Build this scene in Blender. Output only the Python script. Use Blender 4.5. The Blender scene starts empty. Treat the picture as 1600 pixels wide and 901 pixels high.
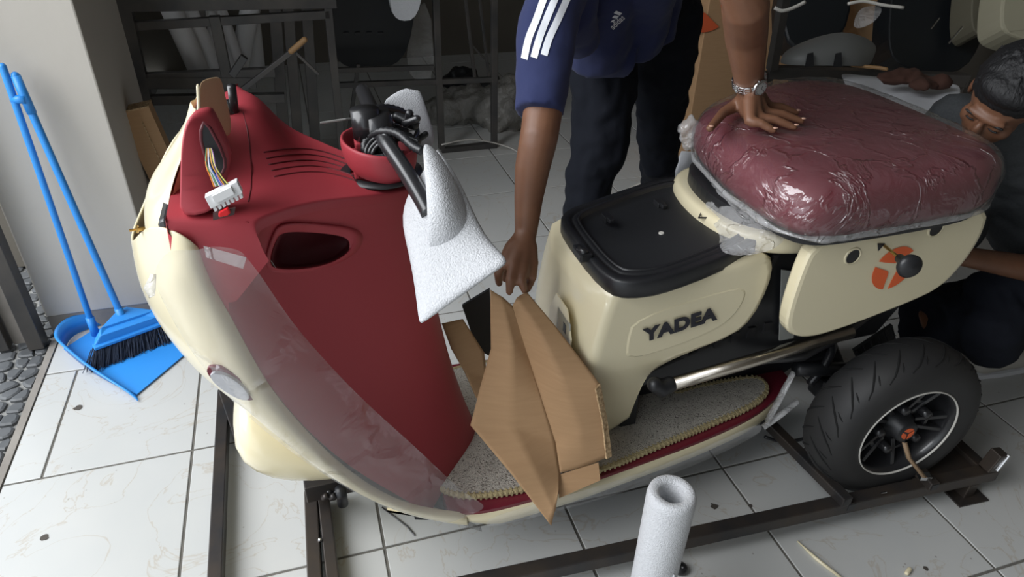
import bpy, bmesh, math, random
from mathutils import Vector, Matrix
from mathutils.geometry import tessellate_polygon
random.seed(7)
PI = math.pi
V = Vector
scene = bpy.context.scene
C = scene.collection

# ------------------------------------------------------------------ camera
F, TH, RO, YA = 1089.86, 0.572616, 0.024797, 0.309789
H = 1.55635
fw = V((0, math.cos(TH), -math.sin(TH))); u0 = V((0, math.sin(TH), math.cos(TH))); r0 = V((1, 0, 0))
rt = math.cos(RO) * r0 + math.sin(RO) * u0
up = -math.sin(RO) * r0 + math.cos(RO) * u0
CAM = V((0, 0, H))
cd = bpy.data.cameras.new('camera'); cam = bpy.data.objects.new('camera', cd); C.objects.link(cam)
cam.matrix_world = Matrix(((rt.x, up.x, -fw.x, 0), (rt.y, up.y, -fw.y, 0), (rt.z, up.z, -fw.z, H), (0, 0, 0, 1)))
cd.sensor_width = 36; cd.lens = F * 36 / 1600; cd.clip_start = 0.02
scene.camera = cam

# ------------------------------------------------------------------ light: overcast daylight through the open shop front
w = bpy.data.worlds.new('world'); scene.world = w; w.use_nodes = True
bg = w.node_tree.nodes['Background']; bg.inputs[0].default_value = (0.86, 0.93, 1.0, 1); bg.inputs[1].default_value = 1.0
scene.view_settings.view_transform = 'Standard'; scene.view_settings.look = 'None'
scene.view_settings.exposure = 0.46; scene.view_settings.gamma = 1
def area(name, loc, target, sx, sy, power, col):
    l = bpy.data.lights.new(name, 'AREA'); l.shape = 'RECTANGLE'; l.size = sx; l.size_y = sy; l.energy = power; l.color = col
    o = bpy.data.objects.new(name, l); C.objects.link(o); o.location = loc
    o.rotation_euler = (V(target) - V(loc)).to_track_quat('-Z', 'Y').to_euler()
    return o
area('shopfront_daylight', (-3.3, 0.3, 3.3), (-0.1, 1.8, 0.5), 4.2, 3.2, 195, (0.97, 0.98, 1.0))

# ------------------------------------------------------------------ pixel -> point helpers (depth always given by a real plane or distance)
def ray(x, y): return fw * F + rt * (x - 800) + up * (450.5 - y)
def onz(x, y, z=0.0):
    d = ray(x, y); return CAM + d * ((z - H) / d.z)
def atd(x, y, dep): return CAM + ray(x, y) * (dep / F)
PSI = math.radians(18)
SA = V((math.cos(PSI), math.sin(PSI), 0)); SB = V((-math.sin(PSI), math.cos(PSI), 0))
WC = atd(1411, 668, 1.84)
SO = V((WC.x, WC.y, 0)) + SB * 0.33
def loc(P): q = P - SO; return V((q.dot(SA), q.dot(SB), q.z))
def wor(a, b, z): return SO + SA * a + SB * b + V((0, 0, z))
def S(x, y, b):                       # photo pixel on the lengthwise plane b of the scooter -> scooter coordinates
    d = ray(x, y); t = ((SO - CAM).dot(SB) + b) / d.dot(SB); return loc(CAM + d * t)
def SZ(x, y, z): return loc(onz(x, y, z))
GA = V((math.cos(YA), math.sin(YA), 0)); GB = V((-math.sin(YA), math.cos(YA), 0))
def G(x, y, z=0.0): return GA * x + GB * y + V((0, 0, z))      # floor-tile grid frame
def ong(x, y, gy):
    d = ray(x, y); t = (gy - CAM.dot(GB)) / d.dot(GB); return CAM + d * t

# ------------------------------------------------------------------ materials
MATS = {}
def mat(name, col, rough=0.5, metal=0.0, coat=0.0, noise=None, bump=None, spec=0.5, sheen=0, stretch=(1, 1, 1), sss=0, trans=0):
    """noise=(scale, amount, colour2) colour variation; bump=(scale, strength, distance)"""
    if name in MATS: return MATS[name]
    m = bpy.data.materials.new(name); m.use_nodes = True; nt = m.node_tree; n = nt.nodes; p = n['Principled BSDF']
    p.inputs['Base Color'].default_value = (*col, 1); p.inputs['Roughness'].default_value = rough
    p.inputs['Metallic'].default_value = metal; p.inputs['Coat Weight'].default_value = coat; p.inputs['Coat Roughness'].default_value = 0.08
    p.inputs['Specular IOR Level'].default_value = spec; p.inputs['Sheen Weight'].default_value = sheen
    p.inputs['Subsurface Weight'].default_value = sss; p.inputs['Subsurface Scale'].default_value = 0.01
    tc = n.new('ShaderNodeTexCoord'); mp = n.new('ShaderNodeMapping'); mp.inputs['Scale'].default_value = stretch
    nt.links.new(tc.outputs['Object'], mp.inputs[0])
    if noise:
        t = n.new('ShaderNodeTexNoise'); t.inputs['Scale'].default_value = noise[0]; t.inputs['Detail'].default_value = 6
        nt.links.new(mp.outputs[0], t.inputs['Vector'])
        r = n.new('ShaderNodeValToRGB'); r.color_ramp.elements[0].position = 0.5 - noise[1] / 2; r.color_ramp.elements[1].position = 0.5 + noise[1] / 2
        r.color_ramp.elements[0].color = (*col, 1); r.color_ramp.elements[1].color = (*noise[2], 1)
        nt.links.new(t.outputs[0], r.inputs[0]); nt.links.new(r.outputs[0], p.inputs['Base Color'])
    if bump:
        t = n.new('ShaderNodeTexNoise'); t.inputs['Scale'].default_value = bump[0]; t.inputs['Detail'].default_value = 4
        nt.links.new(mp.outputs[0], t.inputs['Vector'])
        b = n.new('ShaderNodeBump'); b.inputs['Strength'].default_value = bump[1]; b.inputs['Distance'].default_value = bump[2]
        nt.links.new(t.outputs[0], b.inputs['Height']); nt.links.new(b.outputs[0], p.inputs['Normal'])
    MATS[name] = m; return m
def film_mat(name, haze=0.1, gloss=0.25, scale=14, tint=(1, 1, 1), bumps=0.9):
    m = bpy.data.materials.new(name); m.use_nodes = True; nt = m.node_tree; n = nt.nodes; n.clear(); L = nt.links.new
    out = n.new('ShaderNodeOutputMaterial'); tr = n.new('ShaderNodeBsdfTransparent'); tr.inputs[0].default_value = (0.97, 0.97, 0.97, 1)
    gl = n.new('ShaderNodeBsdfGlossy'); gl.inputs['Roughness'].default_value = 0.1
    df = n.new('ShaderNodeBsdfDiffuse'); df.inputs[0].default_value = (0.85 * tint[0], 0.85 * tint[1], 0.85 * tint[2], 1)
    tc = n.new('ShaderNodeTexCoord')
    t = n.new('ShaderNodeTexNoise'); t.inputs['Scale'].default_value = scale; t.inputs['Detail'].default_value = 5; t.inputs['Distortion'].default_value = 1.2
    L(tc.outputs['Object'], t.inputs['Vector'])
    v = n.new('ShaderNodeTexVoronoi'); v.feature = 'DISTANCE_TO_EDGE'; v.inputs['Scale'].default_value = scale * 1.1
    mixv = n.new('ShaderNodeMixRGB'); mixv.inputs[0].default_value = 0.14; L(tc.outputs['Object'], mixv.inputs[1]); L(t.outputs['Color'], mixv.inputs[2]); L(mixv.outputs[0], v.inputs['Vector'])
    vr = n.new('ShaderNodeMapRange'); vr.inputs[1].default_value = 0; vr.inputs[2].default_value = 0.07; vr.inputs[3].default_value = 1; vr.inputs[4].default_value = 0; L(v.outputs[0], vr.inputs[0])
    ad = n.new('ShaderNodeMath'); ad.operation = 'MULTIPLY_ADD'; ad.inputs[1].default_value = 0.35; L(vr.outputs[0], ad.inputs[0]); L(t.outputs[0], ad.inputs[2])
    b = n.new('ShaderNodeBump'); b.inputs['Strength'].default_value = bumps; b.inputs['Distance'].default_value = 0.012; L(ad.outputs[0], b.inputs['Height'])
    L(b.outputs[0], gl.inputs['Normal']); L(b.outputs[0], df.inputs['Normal'])
    m1 = n.new('ShaderNodeMixShader'); m1.inputs[0].default_value = haze; L(tr.outputs[0], m1.inputs[1]); L(df.outputs[0], m1.inputs[2])
    lw = n.new('ShaderNodeLayerWeight'); lw.inputs[0].default_value = 0.5; L(b.outputs[0], lw.inputs['Normal']); pw = n.new('ShaderNodeMath'); pw.operation = 'POWER'; pw.inputs[1].default_value = 3.5; L(lw.outputs['Facing'], pw.inputs[0]); fr = n.new('ShaderNodeMath'); fr.operation = 'MULTIPLY'; fr.inputs[1].default_value = 0.55; L(pw.outputs[0], fr.inputs[0])
    mu = n.new('ShaderNodeMath'); mu.operation = 'ADD'; mu.use_clamp = True; mu.inputs[1].default_value = gloss * 0.3; L(fr.outputs[0], mu.inputs[0])
    m2 = n.new('ShaderNodeMixShader'); L(mu.outputs[0], m2.inputs[0]); L(m1.outputs[0], m2.inputs[1]); L(gl.outputs[0], m2.inputs[2]); L(m2.outputs[0], out.inputs[0])
    MATS[name] = m; return m

RED = mat('red_plastic', (0.37, 0.045, 0.058), 0.45, spec=0.4, noise=(3, 0.6, (0.40, 0.05, 0.064)), bump=(900, 0.12, 0.0006))
REDG = mat('red_gloss', (0.17, 0.018, 0.032), 0.3, coat=0.2)
CREAM = mat('cream_plastic', (0.74, 0.66, 0.44), 0.22, coat=0.35, noise=(2, 0.7, (0.78, 0.70, 0.49)))
INNER = mat('cream_inside', (0.74, 0.52, 0.30), 0.5)
BLACK = mat('black_plastic', (0.012, 0.013, 0.015), 0.38, noise=(12, 0.6, (0.02, 0.02, 0.022)))
SATIN = mat('black_satin', (0.02, 0.02, 0.022), 0.3, coat=0.3)
SEATM = mat('maroon_vinyl', (0.16, 0.022, 0.034), 0.42, bump=(500, 0.1, 0.0006), spec=0.4)
CHROME = mat('brushed_chrome', (0.62, 0.56, 0.48), 0.25, metal=1.0, noise=(20, 0.8, (0.5, 0.46, 0.4)), stretch=(0.1, 1, 1))
STEELW = mat('polished_steel', (0.7, 0.7, 0.7), 0.18, metal=1.0)
BRASS = mat('brass', (0.65, 0.42, 0.14), 0.35, metal=1.0)
TIRE = mat('tyre_rubber', (0.016, 0.016, 0.017), 0.62, noise=(6, 0.5, (0.028, 0.027, 0.026)), bump=(250, 0.2, 0.0008))
RUST = mat('weathered_steel', (0.035, 0.036, 0.04), 0.38, metal=0.5, noise=(9, 0.45, (0.085, 0.065, 0.05)), bump=(60, 0.15, 0.001))
DARK = mat('dark_painted_steel', (0.045, 0.046, 0.048), 0.4, metal=0.3, noise=(7, 0.5, (0.10, 0.09, 0.08)))
FOAM = mat('white_foam', (0.54, 0.55, 0.57), 0.6, bump=(330, 1.0, 0.0026), noise=(180, 0.7, (0.66, 0.67, 0.69)))
FOAMW = mat('smooth_white_foam', (0.85, 0.86, 0.88), 0.6)
BROWNCARD = mat('cardboard', (0.42, 0.26, 0.135), 0.85, noise=(14, 0.7, (0.36, 0.215, 0.11)), bump=(90, 0.15, 0.0008), stretch=(1, 1, 12))
CARDEDGE = mat('cardboard_edge', (0.56, 0.40, 0.23), 0.9, noise=(140, 0.3, (0.24, 0.15, 0.07)))
TILE = mat('glazed_tile', (0.50, 0.51, 0.50), 0.28, noise=(2.4, 0.35, (0.55, 0.55, 0.53)), bump=(30, 0.03, 0.0005))
GROUT = mat('grout', (0.10, 0.095, 0.085), 0.9, noise=(25, 0.6, (0.17, 0.16, 0.14)))
STONE = mat('dark_pebble', (0.055, 0.06, 0.065), 0.55, noise=(8, 0.6, (0.12, 0.125, 0.13)), bump=(90, 0.3, 0.001))
MORTAR = mat('pebble_mortar', (0.30, 0.30, 0.29), 0.9, noise=(30, 0.5, (0.2, 0.2, 0.19)), bump=(120, 0.5, 0.002))
BLUE = mat('blue_plastic', (0.03, 0.25, 0.72), 0.38, noise=(5, 0.6, (0.035, 0.29, 0.78)))
BRISTLE = mat('navy_bristles', (0.02, 0.03, 0.055), 0.8)
SKIN = mat('brown_skin', (0.19, 0.088, 0.047), 0.5, noise=(22, 0.5, (0.145, 0.064, 0.035)), sss=0.08, bump=(180, 0.15, 0.0006))
NAIL = mat('finger_nail', (0.50, 0.30, 0.22), 0.3)
HAIR = mat('black_hair', (0.006, 0.006, 0.007), 0.6, bump=(160, 0.9, 0.004), stretch=(1, 1, 0.3))
NAVY = mat('navy_cotton', (0.012, 0.018, 0.07), 0.9, sheen=0.05, bump=(12, 0.35, 0.012), noise=(5, 0.8, (0.016, 0.024, 0.088)))
WHITEC = mat('white_cloth', (0.72, 0.74, 0.78), 0.8, bump=(9, 0.4, 0.012))
PANTS = mat('black_trousers', (0.0075, 0.009, 0.014), 0.9, bump=(14, 0.4, 0.012), spec=0.2)
GREYT = mat('charcoal_cotton', (0.05, 0.055, 0.06), 0.9, bump=(14, 0.4, 0.01), noise=(160, 0.4, (0.07, 0.075, 0.08)))
SHOE = mat('pale_canvas', (0.55, 0.53, 0.48), 0.7)
ORANGE = mat('orange_print', (0.80, 0.13, 0.03), 0.45)
INK = mat('black_print', (0.012, 0.012, 0.02), 0.4)
LINEW = mat('white_line', (0.62, 0.60, 0.55), 0.6)
BROWNC = mat('brown_glove_cloth', (0.07, 0.03, 0.02), 0.9, bump=(20, 0.6, 0.01))
WOOD = mat('pale_rod_wood', (0.3, 0.17, 0.07), 0.6)
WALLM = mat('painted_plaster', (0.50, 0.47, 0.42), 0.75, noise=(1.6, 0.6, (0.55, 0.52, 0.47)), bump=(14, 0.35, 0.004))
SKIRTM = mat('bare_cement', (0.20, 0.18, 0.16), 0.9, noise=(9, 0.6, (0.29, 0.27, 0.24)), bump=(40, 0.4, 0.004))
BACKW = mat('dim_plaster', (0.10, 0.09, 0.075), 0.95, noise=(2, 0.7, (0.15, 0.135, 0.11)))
CEIL = mat('ceiling_boards', (0.25, 0.24, 0.22), 0.9)
GREYP = mat('grey_film_sheet', (0.30, 0.31, 0.29), 0.4)
FILM = film_mat('clear_film', 0.14, 0.22, 4, bumps=0.9)
WRAP = film_mat('crinkled_wrap', 0.045, 0.34, 9, bumps=1.0)
BAGF = film_mat('cloudy_wrap', 0.28, 0.2, 12, bumps=0.8)
LENS = mat('clear_lens', (0.65, 0.66, 0.70), 0.12, metal=0.6, bump=(60, 0.5, 0.003))

def mat_mat():
    m = bpy.data.materials.new('loop_pile'); m.use_nodes = True; nt = m.node_tree; n = nt.nodes; p = n['Principled BSDF']; L = nt.links.new
    tc = n.new('ShaderNodeTexCoord'); t = n.new('ShaderNodeTexNoise'); t.inputs['Scale'].default_value = 130; t.inputs['Detail'].default_value = 3; t.inputs['Distortion'].default_value = 2.5
    L(tc.outputs['Object'], t.inputs['Vector'])
    r = n.new('ShaderNodeValToRGB'); r.color_ramp.elements[0].position = 0.36; r.color_ramp.elements[0].color = (0.13, 0.11, 0.09, 1)
    r.color_ramp.elements[1].position = 0.44; r.color_ramp.elements[1].color = (0.60, 0.56, 0.49, 1)
    L(t.outputs[0], r.inputs[0]); L(r.outputs[0], p.inputs['Base Color']); p.inputs['Roughness'].default_value = 0.9
    b = n.new('ShaderNodeBump'); b.inputs['Strength'].default_value = 1; b.inputs['Distance'].default_value = 0.006; L(t.outputs[0], b.inputs['Height']); L(b.outputs[0], p.inputs['Normal'])
    return m
PILE = mat_mat()
PILEEDGE = mat('straw_binding', (0.45, 0.37, 0.20), 0.85, bump=(220, 0.9, 0.004))

# tile stains: marbling veins and scratches as fine print in the glaze
def tile_detail():
    nt = TILE.node_tree; n = nt.nodes; L = nt.links.new; p = n['Principled BSDF']
    src = p.inputs['Base Color'].links[0].from_socket
    g = n.new('ShaderNodeNewGeometry')
    t = n.new('ShaderNodeTexNoise'); t.inputs['Scale'].default_value = 2.6; t.inputs['Detail'].default_value = 9; t.inputs['Distortion'].default_value = 2.2; L(g.outputs['Position'], t.inputs['Vector'])
    r = n.new('ShaderNodeValToRGB'); e = r.color_ramp.elements; e[0].position = 0.493; e[0].color = (0, 0, 0, 1); e[1].position = 0.507; e[1].color = (0, 0, 0, 1)
    x = e.new(0.5); x.color = (0.5, 0.5, 0.5, 1)
    L(t.outputs[0], r.inputs[0])
    mx = n.new('ShaderNodeMixRGB'); mx.inputs[2].default_value = (0.40, 0.33, 0.24, 1); L(r.outputs[0], mx.inputs[0]); L(src, mx.inputs[1])
    v = n.new('ShaderNodeTexVoronoi'); v.inputs['Scale'].default_value = 16; L(g.outputs['Position'], v.inputs['Vector'])
    mr = n.new('ShaderNodeMapRange'); mr.inputs[1].default_value = 0.03; mr.inputs[2].default_value = 0.055; mr.inputs[3].default_value = 0.7; mr.inputs[4].default_value = 0; L(v.outputs['Distance'], mr.inputs[0])
    mx2 = n.new('ShaderNodeMixRGB'); mx2.inputs[2].default_value = (0.22, 0.19, 0.17, 1); L(mr.outputs[0], mx2.inputs[0]); L(mx.outputs[0], mx2.inputs[1])
    L(mx2.outputs[0], p.inputs['Base Color'])
tile_detail()

# ------------------------------------------------------------------ object helpers
def link(name, me, m=None, parent=None, smooth=False):
    o = bpy.data.objects.new(name, me); C.objects.link(o)
    if m is not None and not me.materials: me.materials.append(m)
    if smooth:
        for p in me.polygons: p.use_smooth = True
    if parent is not None: o.parent = parent
    return o
def mesh(name, vs, fs, m=None, parent=None, smooth=False, sub=0, solid=0, bevel=0, off=-1, segs=2):
    me = bpy.data.meshes.new(name); me.from_pydata([tuple(v) for v in vs], [], fs); me.update()
    bm = bmesh.new(); bm.from_mesh(me); bmesh.ops.recalc_face_normals(bm, faces=bm.faces); bm.to_mesh(me); bm.free()
    o = link(name, me, m, parent, smooth)
    if solid: s = o.modifiers.new('solid', 'SOLIDIFY'); s.thickness = solid; s.offset = off
    if bevel: b = o.modifiers.new('bevel', 'BEVEL'); b.width = bevel; b.segments = segs; b.limit_method = 'ANGLE'; b.angle_limit = 0.6
    if sub: s = o.modifiers.new('sub', 'SUBSURF'); s.levels = s.render_levels = sub
    return o
def tag(o, label, cat, group=None):
    o['label'] = label; o['category'] = cat
    if group: o['group'] = group
    return o
def struct(o): o['kind'] = 'structure'; return o
def thing(name, label, cat, location=(0, 0, 0), group=None):
    o = bpy.data.objects.new(name, None); C.objects.link(o); o.location = location; o.empty_display_size = 0.05
    return tag(o, label, cat, group)
class MB:
    def __init__(s): s.v = []; s.f = []
    def add(s, vs, fs):
        n = len(s.v); s.v += [V(v) for v in vs]; s.f += [tuple(i + n for i in f) for f in fs]; return s
    def box(s, c, sz, ax=None):
        c = V(c); ax = ax or (V((1, 0, 0)), V((0, 1, 0)), V((0, 0, 1)))
        vs = [c + ax[0] * (i * sz[0] / 2) + ax[1] * (j * sz[1] / 2) + ax[2] * (k * sz[2] / 2) for i in (-1, 1) for j in (-1, 1) for k in (-1, 1)]
        return s.add(vs, [(0, 1, 3, 2), (4, 6, 7, 5), (0, 4, 5, 1), (2, 3, 7, 6), (0, 2, 6, 4), (1, 5, 7, 3)])
    def bar(s, p, q, w, h=None, upv=(0, 0, 1)):
        p = V(p); q = V(q); h = h or w; d = (q - p); l = d.length; d.normalize(); u = V(upv)
        if abs(d.dot(u)) > 0.95: u = GB
        sd = d.cross(u).normalized(); u2 = sd.cross(d)
        return s.box((p + q) / 2, (l, w, h), (d, sd, u2))
    def tube(s, pts, r, n=12, cap=True, rnd=False, flat=1.0, upv=None):
        pts = [V(p) for p in pts]; k = len(pts); rs = list(r) if isinstance(r, (list, tuple)) else [r] * k
        ref = None; rings = []
        for i, p in enumerate(pts):
            d = (pts[min(i + 1, k - 1)] - pts[max(i - 1, 0)]).normalized()
            if ref is None:
                a = V(upv) if upv else (V((0, 0, 1)) if abs(d.z) < 0.9 else V((0, 1, 0)))
                ref = (a - d * a.dot(d)).normalized()
            else: ref = (ref - d * ref.dot(d)).normalized()
            b = d.cross(ref); rings.append((p, ref, b, rs[i], d))
        if rnd:
            p, a, b, rr, d = rings[0]; st = [(p - d * rr * c, a, b, max(rr * e, 1e-4), d) for c, e in ((0.95, 0.3), (0.7, 0.7), (0.35, 0.94))]
            p, a, b, rr, d = rings[-1]; en = [(p + d * rr * c, a, b, max(rr * e, 1e-4), d) for c, e in ((0.35, 0.94), (0.7, 0.7), (0.95, 0.3))]
            rings = st + rings + en
        vs = []; 
        for p, a, b, rr, d in rings:
            for j in range(n):
                t = 2 * PI * j / n; vs.append(p + a * (math.cos(t) * rr * flat) + b * (math.sin(t) * rr))
        fs = [(i * n + j, i * n + (j + 1) % n, (i + 1) * n + (j + 1) % n, (i + 1) * n + j) for i in range(len(rings) - 1) for j in range(n)]
        if cap: fs += [tuple(range(n))[::-1], tuple((len(rings) - 1) * n + j for j in range(n))]
        return s.add(vs, fs)
    def ell(s, c, r, ax=None, n=14, m=9):
        c = V(c); ax = ax or (V((1, 0, 0)), V((0, 1, 0)), V((0, 0, 1))); r = r if isinstance(r, (tuple, list)) else (r, r, r)
        vs = [c - ax[2] * r[2]]
        for i in range(1, m):
            ph = -PI / 2 + PI * i / m
            for j in range(n):
                t = 2 * PI * j / n
                vs.append(c + ax[0] * (r[0] * math.cos(ph) * math.cos(t)) + ax[1] * (r[1] * math.cos(ph) * math.sin(t)) + ax[2] * (r[2] * math.sin(ph)))
        vs.append(c + ax[2] * r[2]); e = len(vs) - 1
        fs = [(0, 1 + (j + 1) % n, 1 + j) for j in range(n)]
        fs += [(1 + i * n + j, 1 + i * n + (j + 1) % n, 1 + (i + 1) * n + (j + 1) % n, 1 + (i + 1) * n + j) for i in range(m - 2) for j in range(n)]
        fs += [(1 + (m - 2) * n + j, 1 + (m - 2) * n + (j + 1) % n, e) for j in range(n)]
        return s.add(vs, fs)
    def lathe(s, prof, c, ax, n=32, close=False):    # prof = (radius, distance along ax)
        c = V(c); ax = V(ax).normalized(); a = V((0, 0, 1)) if abs(ax.z) < 0.9 else V((1, 0, 0)); a = (a - ax * a.dot(ax)).normalized(); b = ax.cross(a)
        vs = [c + ax * h + a * (r * math.cos(2 * PI * j / n)) + b * (r * math.sin(2 * PI * j / n)) for r, h in prof for j in range(n)]
        k = len(prof); R = range(k if close else k - 1)
        return s.add(vs, [(i * n + j, i * n + (j + 1) % n, ((i + 1) % k) * n + (j + 1) % n, ((i + 1) % k) * n + j) for i in R for j in range(n)])
    def prism(s, pts, d, hole=None):                      # planar outline extruded by vector d
        pts = [V(p) for p in pts]; n = len(pts); d = V(d)
        tr = tessellate_polygon([pts])
        vs = pts + [p + d for p in pts]
        fs = [tuple(t) for t in tr] + [tuple(i + n for i in t)[::-1] for t in tr] + [(i, (i + 1) % n, (i + 1) % n + n, i + n) for i in range(n)]
        return s.add(vs, fs)
    def grid(s, rows, closeu=False):
        n = len(rows[0]); vs = [v for r in rows for v in r]; m = n if closeu else n - 1
        return s.add(vs, [(i * n + j, i * n + (j + 1) % n, (i + 1) * n + (j + 1) % n, (i + 1) * n + j) for i in range(len(rows) - 1) for j in range(m)])
    def build(s, name, m, parent=None, smooth=False, **k): return mesh(name, s.v, s.f, m, parent, smooth, **k)
def chaikin(pts, it=2, closed=True):
    pts = [V(p) for p in pts]
    for _ in range(it):
        q = []; n = len(pts)
        for i in range(n if closed else n - 1):
            a, b = pts[i], pts[(i + 1) % n]; q += [a * 0.75 + b * 0.25, a * 0.25 + b * 0.75]
        if not closed: q = [pts[0]] + q + [pts[-1]]
        pts = q
    return pts
def spline(pts, n=6):                                   # Catmull-Rom
    pts = [V(p) for p in pts]; out = []; k = len(pts)
    for i in range(k - 1):
        p0, p1, p2, p3 = pts[max(i - 1, 0)], pts[i], pts[i + 1], pts[min(i + 2, k - 1)]
        for j in range(n):
            t = j / n; out.append(0.5 * ((2 * p1) + (p2 - p0) * t + (2 * p0 - 5 * p1 + 4 * p2 - p3) * t * t + (3 * p1 - p0 - 3 * p2 + p3) * t ** 3))
    out.append(pts[-1]); return out
def remesh(o, vox, smooth=3, disp=None):
    r = o.modifiers.new('remesh', 'REMESH'); r.mode = 'VOXEL'; r.voxel_size = vox; r.use_smooth_shade = True
    s = o.modifiers.new('smooth', 'SMOOTH'); s.factor = 0.5; s.iterations = smooth
    if disp:
        t = bpy.data.textures.new(o.name + '_folds', 'CLOUDS'); t.noise_scale = disp[0]; t.noise_depth = 1
        d = o.modifiers.new('folds', 'DISPLACE'); d.texture = t; d.strength = disp[1]; d.mid_level = 0.5; d.texture_coords = 'LOCAL'
    return o
def textmesh(name, body, m, parent, size, mw, ext=0.0006, offset=0.0, sx=1.0, shear=0.0, space=1.0):
    cu = bpy.data.curves.new(name, 'FONT'); cu.body = body; cu.size = size; cu.extrude = ext; cu.offset = offset; cu.shear = shear; cu.space_character = space
    t = bpy.data.objects.new(name, cu); C.objects.link(t); bpy.context.view_layer.update()
    me = bpy.data.meshes.new_from_object(t.evaluated_get(bpy.context.evaluated_depsgraph_get())); bpy.data.objects.remove(t)
    for v in me.vertices: v.co.x *= sx
    me.transform(mw); me.materials.clear()
    return link(name, me, m, parent)

# ================================================================== SETTING
X0, Y0 = -0.4474, 1.697                                   # tile joint crossing in the grid frame
EDGE = -0.947
def in_box(p): return True
gb = MB().box(G(2.3, 2.9, -0.02), (6.6, 8.4, 0.028), (GA, GB, V((0, 0, 1))))
# grout bed only under the tiles
gb = MB(); gb.prism([G(EDGE, -1.4, -0.03), G(4.6, -1.4, -0.03), G(4.6, 6.3, -0.03), G(EDGE, 6.3, -0.03)], (0, 0, 0.027))
floor = struct(gb.build('floor', GROUT))
def tile(gx0, gy0, gx1, gy1):
    g = 0.0036; b = 0.0016; vs = []
    for (z, k) in ((-0.004, 0), (-0.0012, 0), (0, b)):
        for (x, y) in ((gx0 + g + k, gy0 + g + k), (gx1 - g - k, gy0 + g + k), (gx1 - g - k, gy1 - g - k), (gx0 + g + k, gy1 - g - k)): vs.append(G(x, y, z))
    fs = [(8, 9, 10, 11)] + [(r * 4 + i, r * 4 + (i + 1) % 4, (r + 1) * 4 + (i + 1) % 4, (r + 1) * 4 + i) for r in (0, 1) for i in range(4)]
    mesh('tile', vs, fs, TILE, floor)
for j in range(-6, 9):
    y0 = Y0 + j * 0.5
    if j == 0: tile(EDGE, y0, -0.848, y0 + 0.5); tile(-0.848, y0, X0, y0 + 0.5)
    else: tile(EDGE, y0, X0, y0 + 0.5)
    for i in range(0, 10):
        x0 = X0 + i * 0.5
        tile(x0, y0, x0 + 0.5, y0 + 0.5)
# pebble pavement outside the threshold
pv = MB().box(G(EDGE - 1.5, 2.3, -0.045), (3.0, 7.0, 0.06), (GA, GB, V((0, 0, 1))))
pav = struct(pv.build('pebble_pavement', MORTAR))
mesh('threshold_strip', *(lambda m: (m.v, m.f))(MB().box(G(EDGE - 0.012, 0.5, -0.008), (0.022, 3.8, 0.02), (GA, GB, V((0, 0, 1))))), SKIRTM, pav)
def clip(poly, p, q):                                     # keep side of the bisector nearer to p
    m = ((p[0] + q[0]) / 2, (p[1] + q[1]) / 2); n = (q[0] - p[0], q[1] - p[1]); out = []
    f = lambda a: (a[0] - m[0]) * n[0] + (a[1] - m[1]) * n[1]
    for i in range(len(poly)):
        a, b = poly[i], poly[(i + 1) % len(poly)]; fa, fb = f(a), f(b)
        if fa <= 0: out.append(a)
        if fa * fb < 0: t = fa / (fa - fb); out.append((a[0] + (b[0] - a[0]) * t, a[1] + (b[1] - a[1]) * t))
    return out
seeds = []
y = 0.95
while y < 3.1:
    st = 0.058 if y > 1.75 else 0.11
    x = EDGE - 0.045
    while x > EDGE - (0.24 if y < 1.7 else 0.62):
        seeds.append((x + random.uniform(-0.3, 0.3) * st, y + random.uniform(-0.3, 0.3) * st, st)); x -= st
    y += st
for (sx, sy, st) in seeds:
    poly = [(sx - st, sy - st), (min(sx + st, EDGE - 0.028), sy - st), (min(sx + st, EDGE - 0.028), sy + st), (sx - st, sy + st)]
    for (qx, qy, _) in seeds:
        if (qx, qy) != (sx, sy) and abs(qx - sx) < 0.24 and abs(qy - sy) < 0.24: poly = clip(poly, (sx, sy), (qx, qy))
    if len(poly) < 3: continue
    pts = chaikin([V((sx + (a - sx) * 0.86, sy + (b - sy) * 0.86, 0)) for a, b in poly], 1)
    n = len(pts); h = random.uniform(-0.006, -0.001)
    vs = [G(p.x, p.y, -0.018) for p in pts] + [G(p.x, p.y, h - 0.004) for p in pts] + [G(sx + (p.x - sx) * 0.75, sy + (p.y - sy) * 0.75, h) for p in pts]
    fs = [tuple(range(2 * n, 3 * n))] + [(r * n + i, r * n + (i + 1) % n, (r + 1) * n + (i + 1) % n, (r + 1) * n + i) for r in (0, 1) for i in range(n)]
    mesh('stone', vs, fs, STONE, pav, smooth=False)
# pillar / wall end on the left
PX0, PX1, PY = -0.978, -0.588, 2.45
wl = MB().box(G((PX0 + PX1) / 2, PY + 0.30, 1.6 + 0.035), (PX1 - PX0, 0.60, 3.13), (GA, GB, V((0, 0, 1))))
wall_left = struct(wl.build('wall_left', WALLM, bevel=0.006))
ws = MB().box(G((PX0 + PX1) / 2, PY + 0.30, 0.035), (PX1 - PX0 - 0.006, 0.594, 0.07), (GA, GB, V((0, 0, 1))))
struct(ws.build('baseboard_left', SKIRTM))
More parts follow.
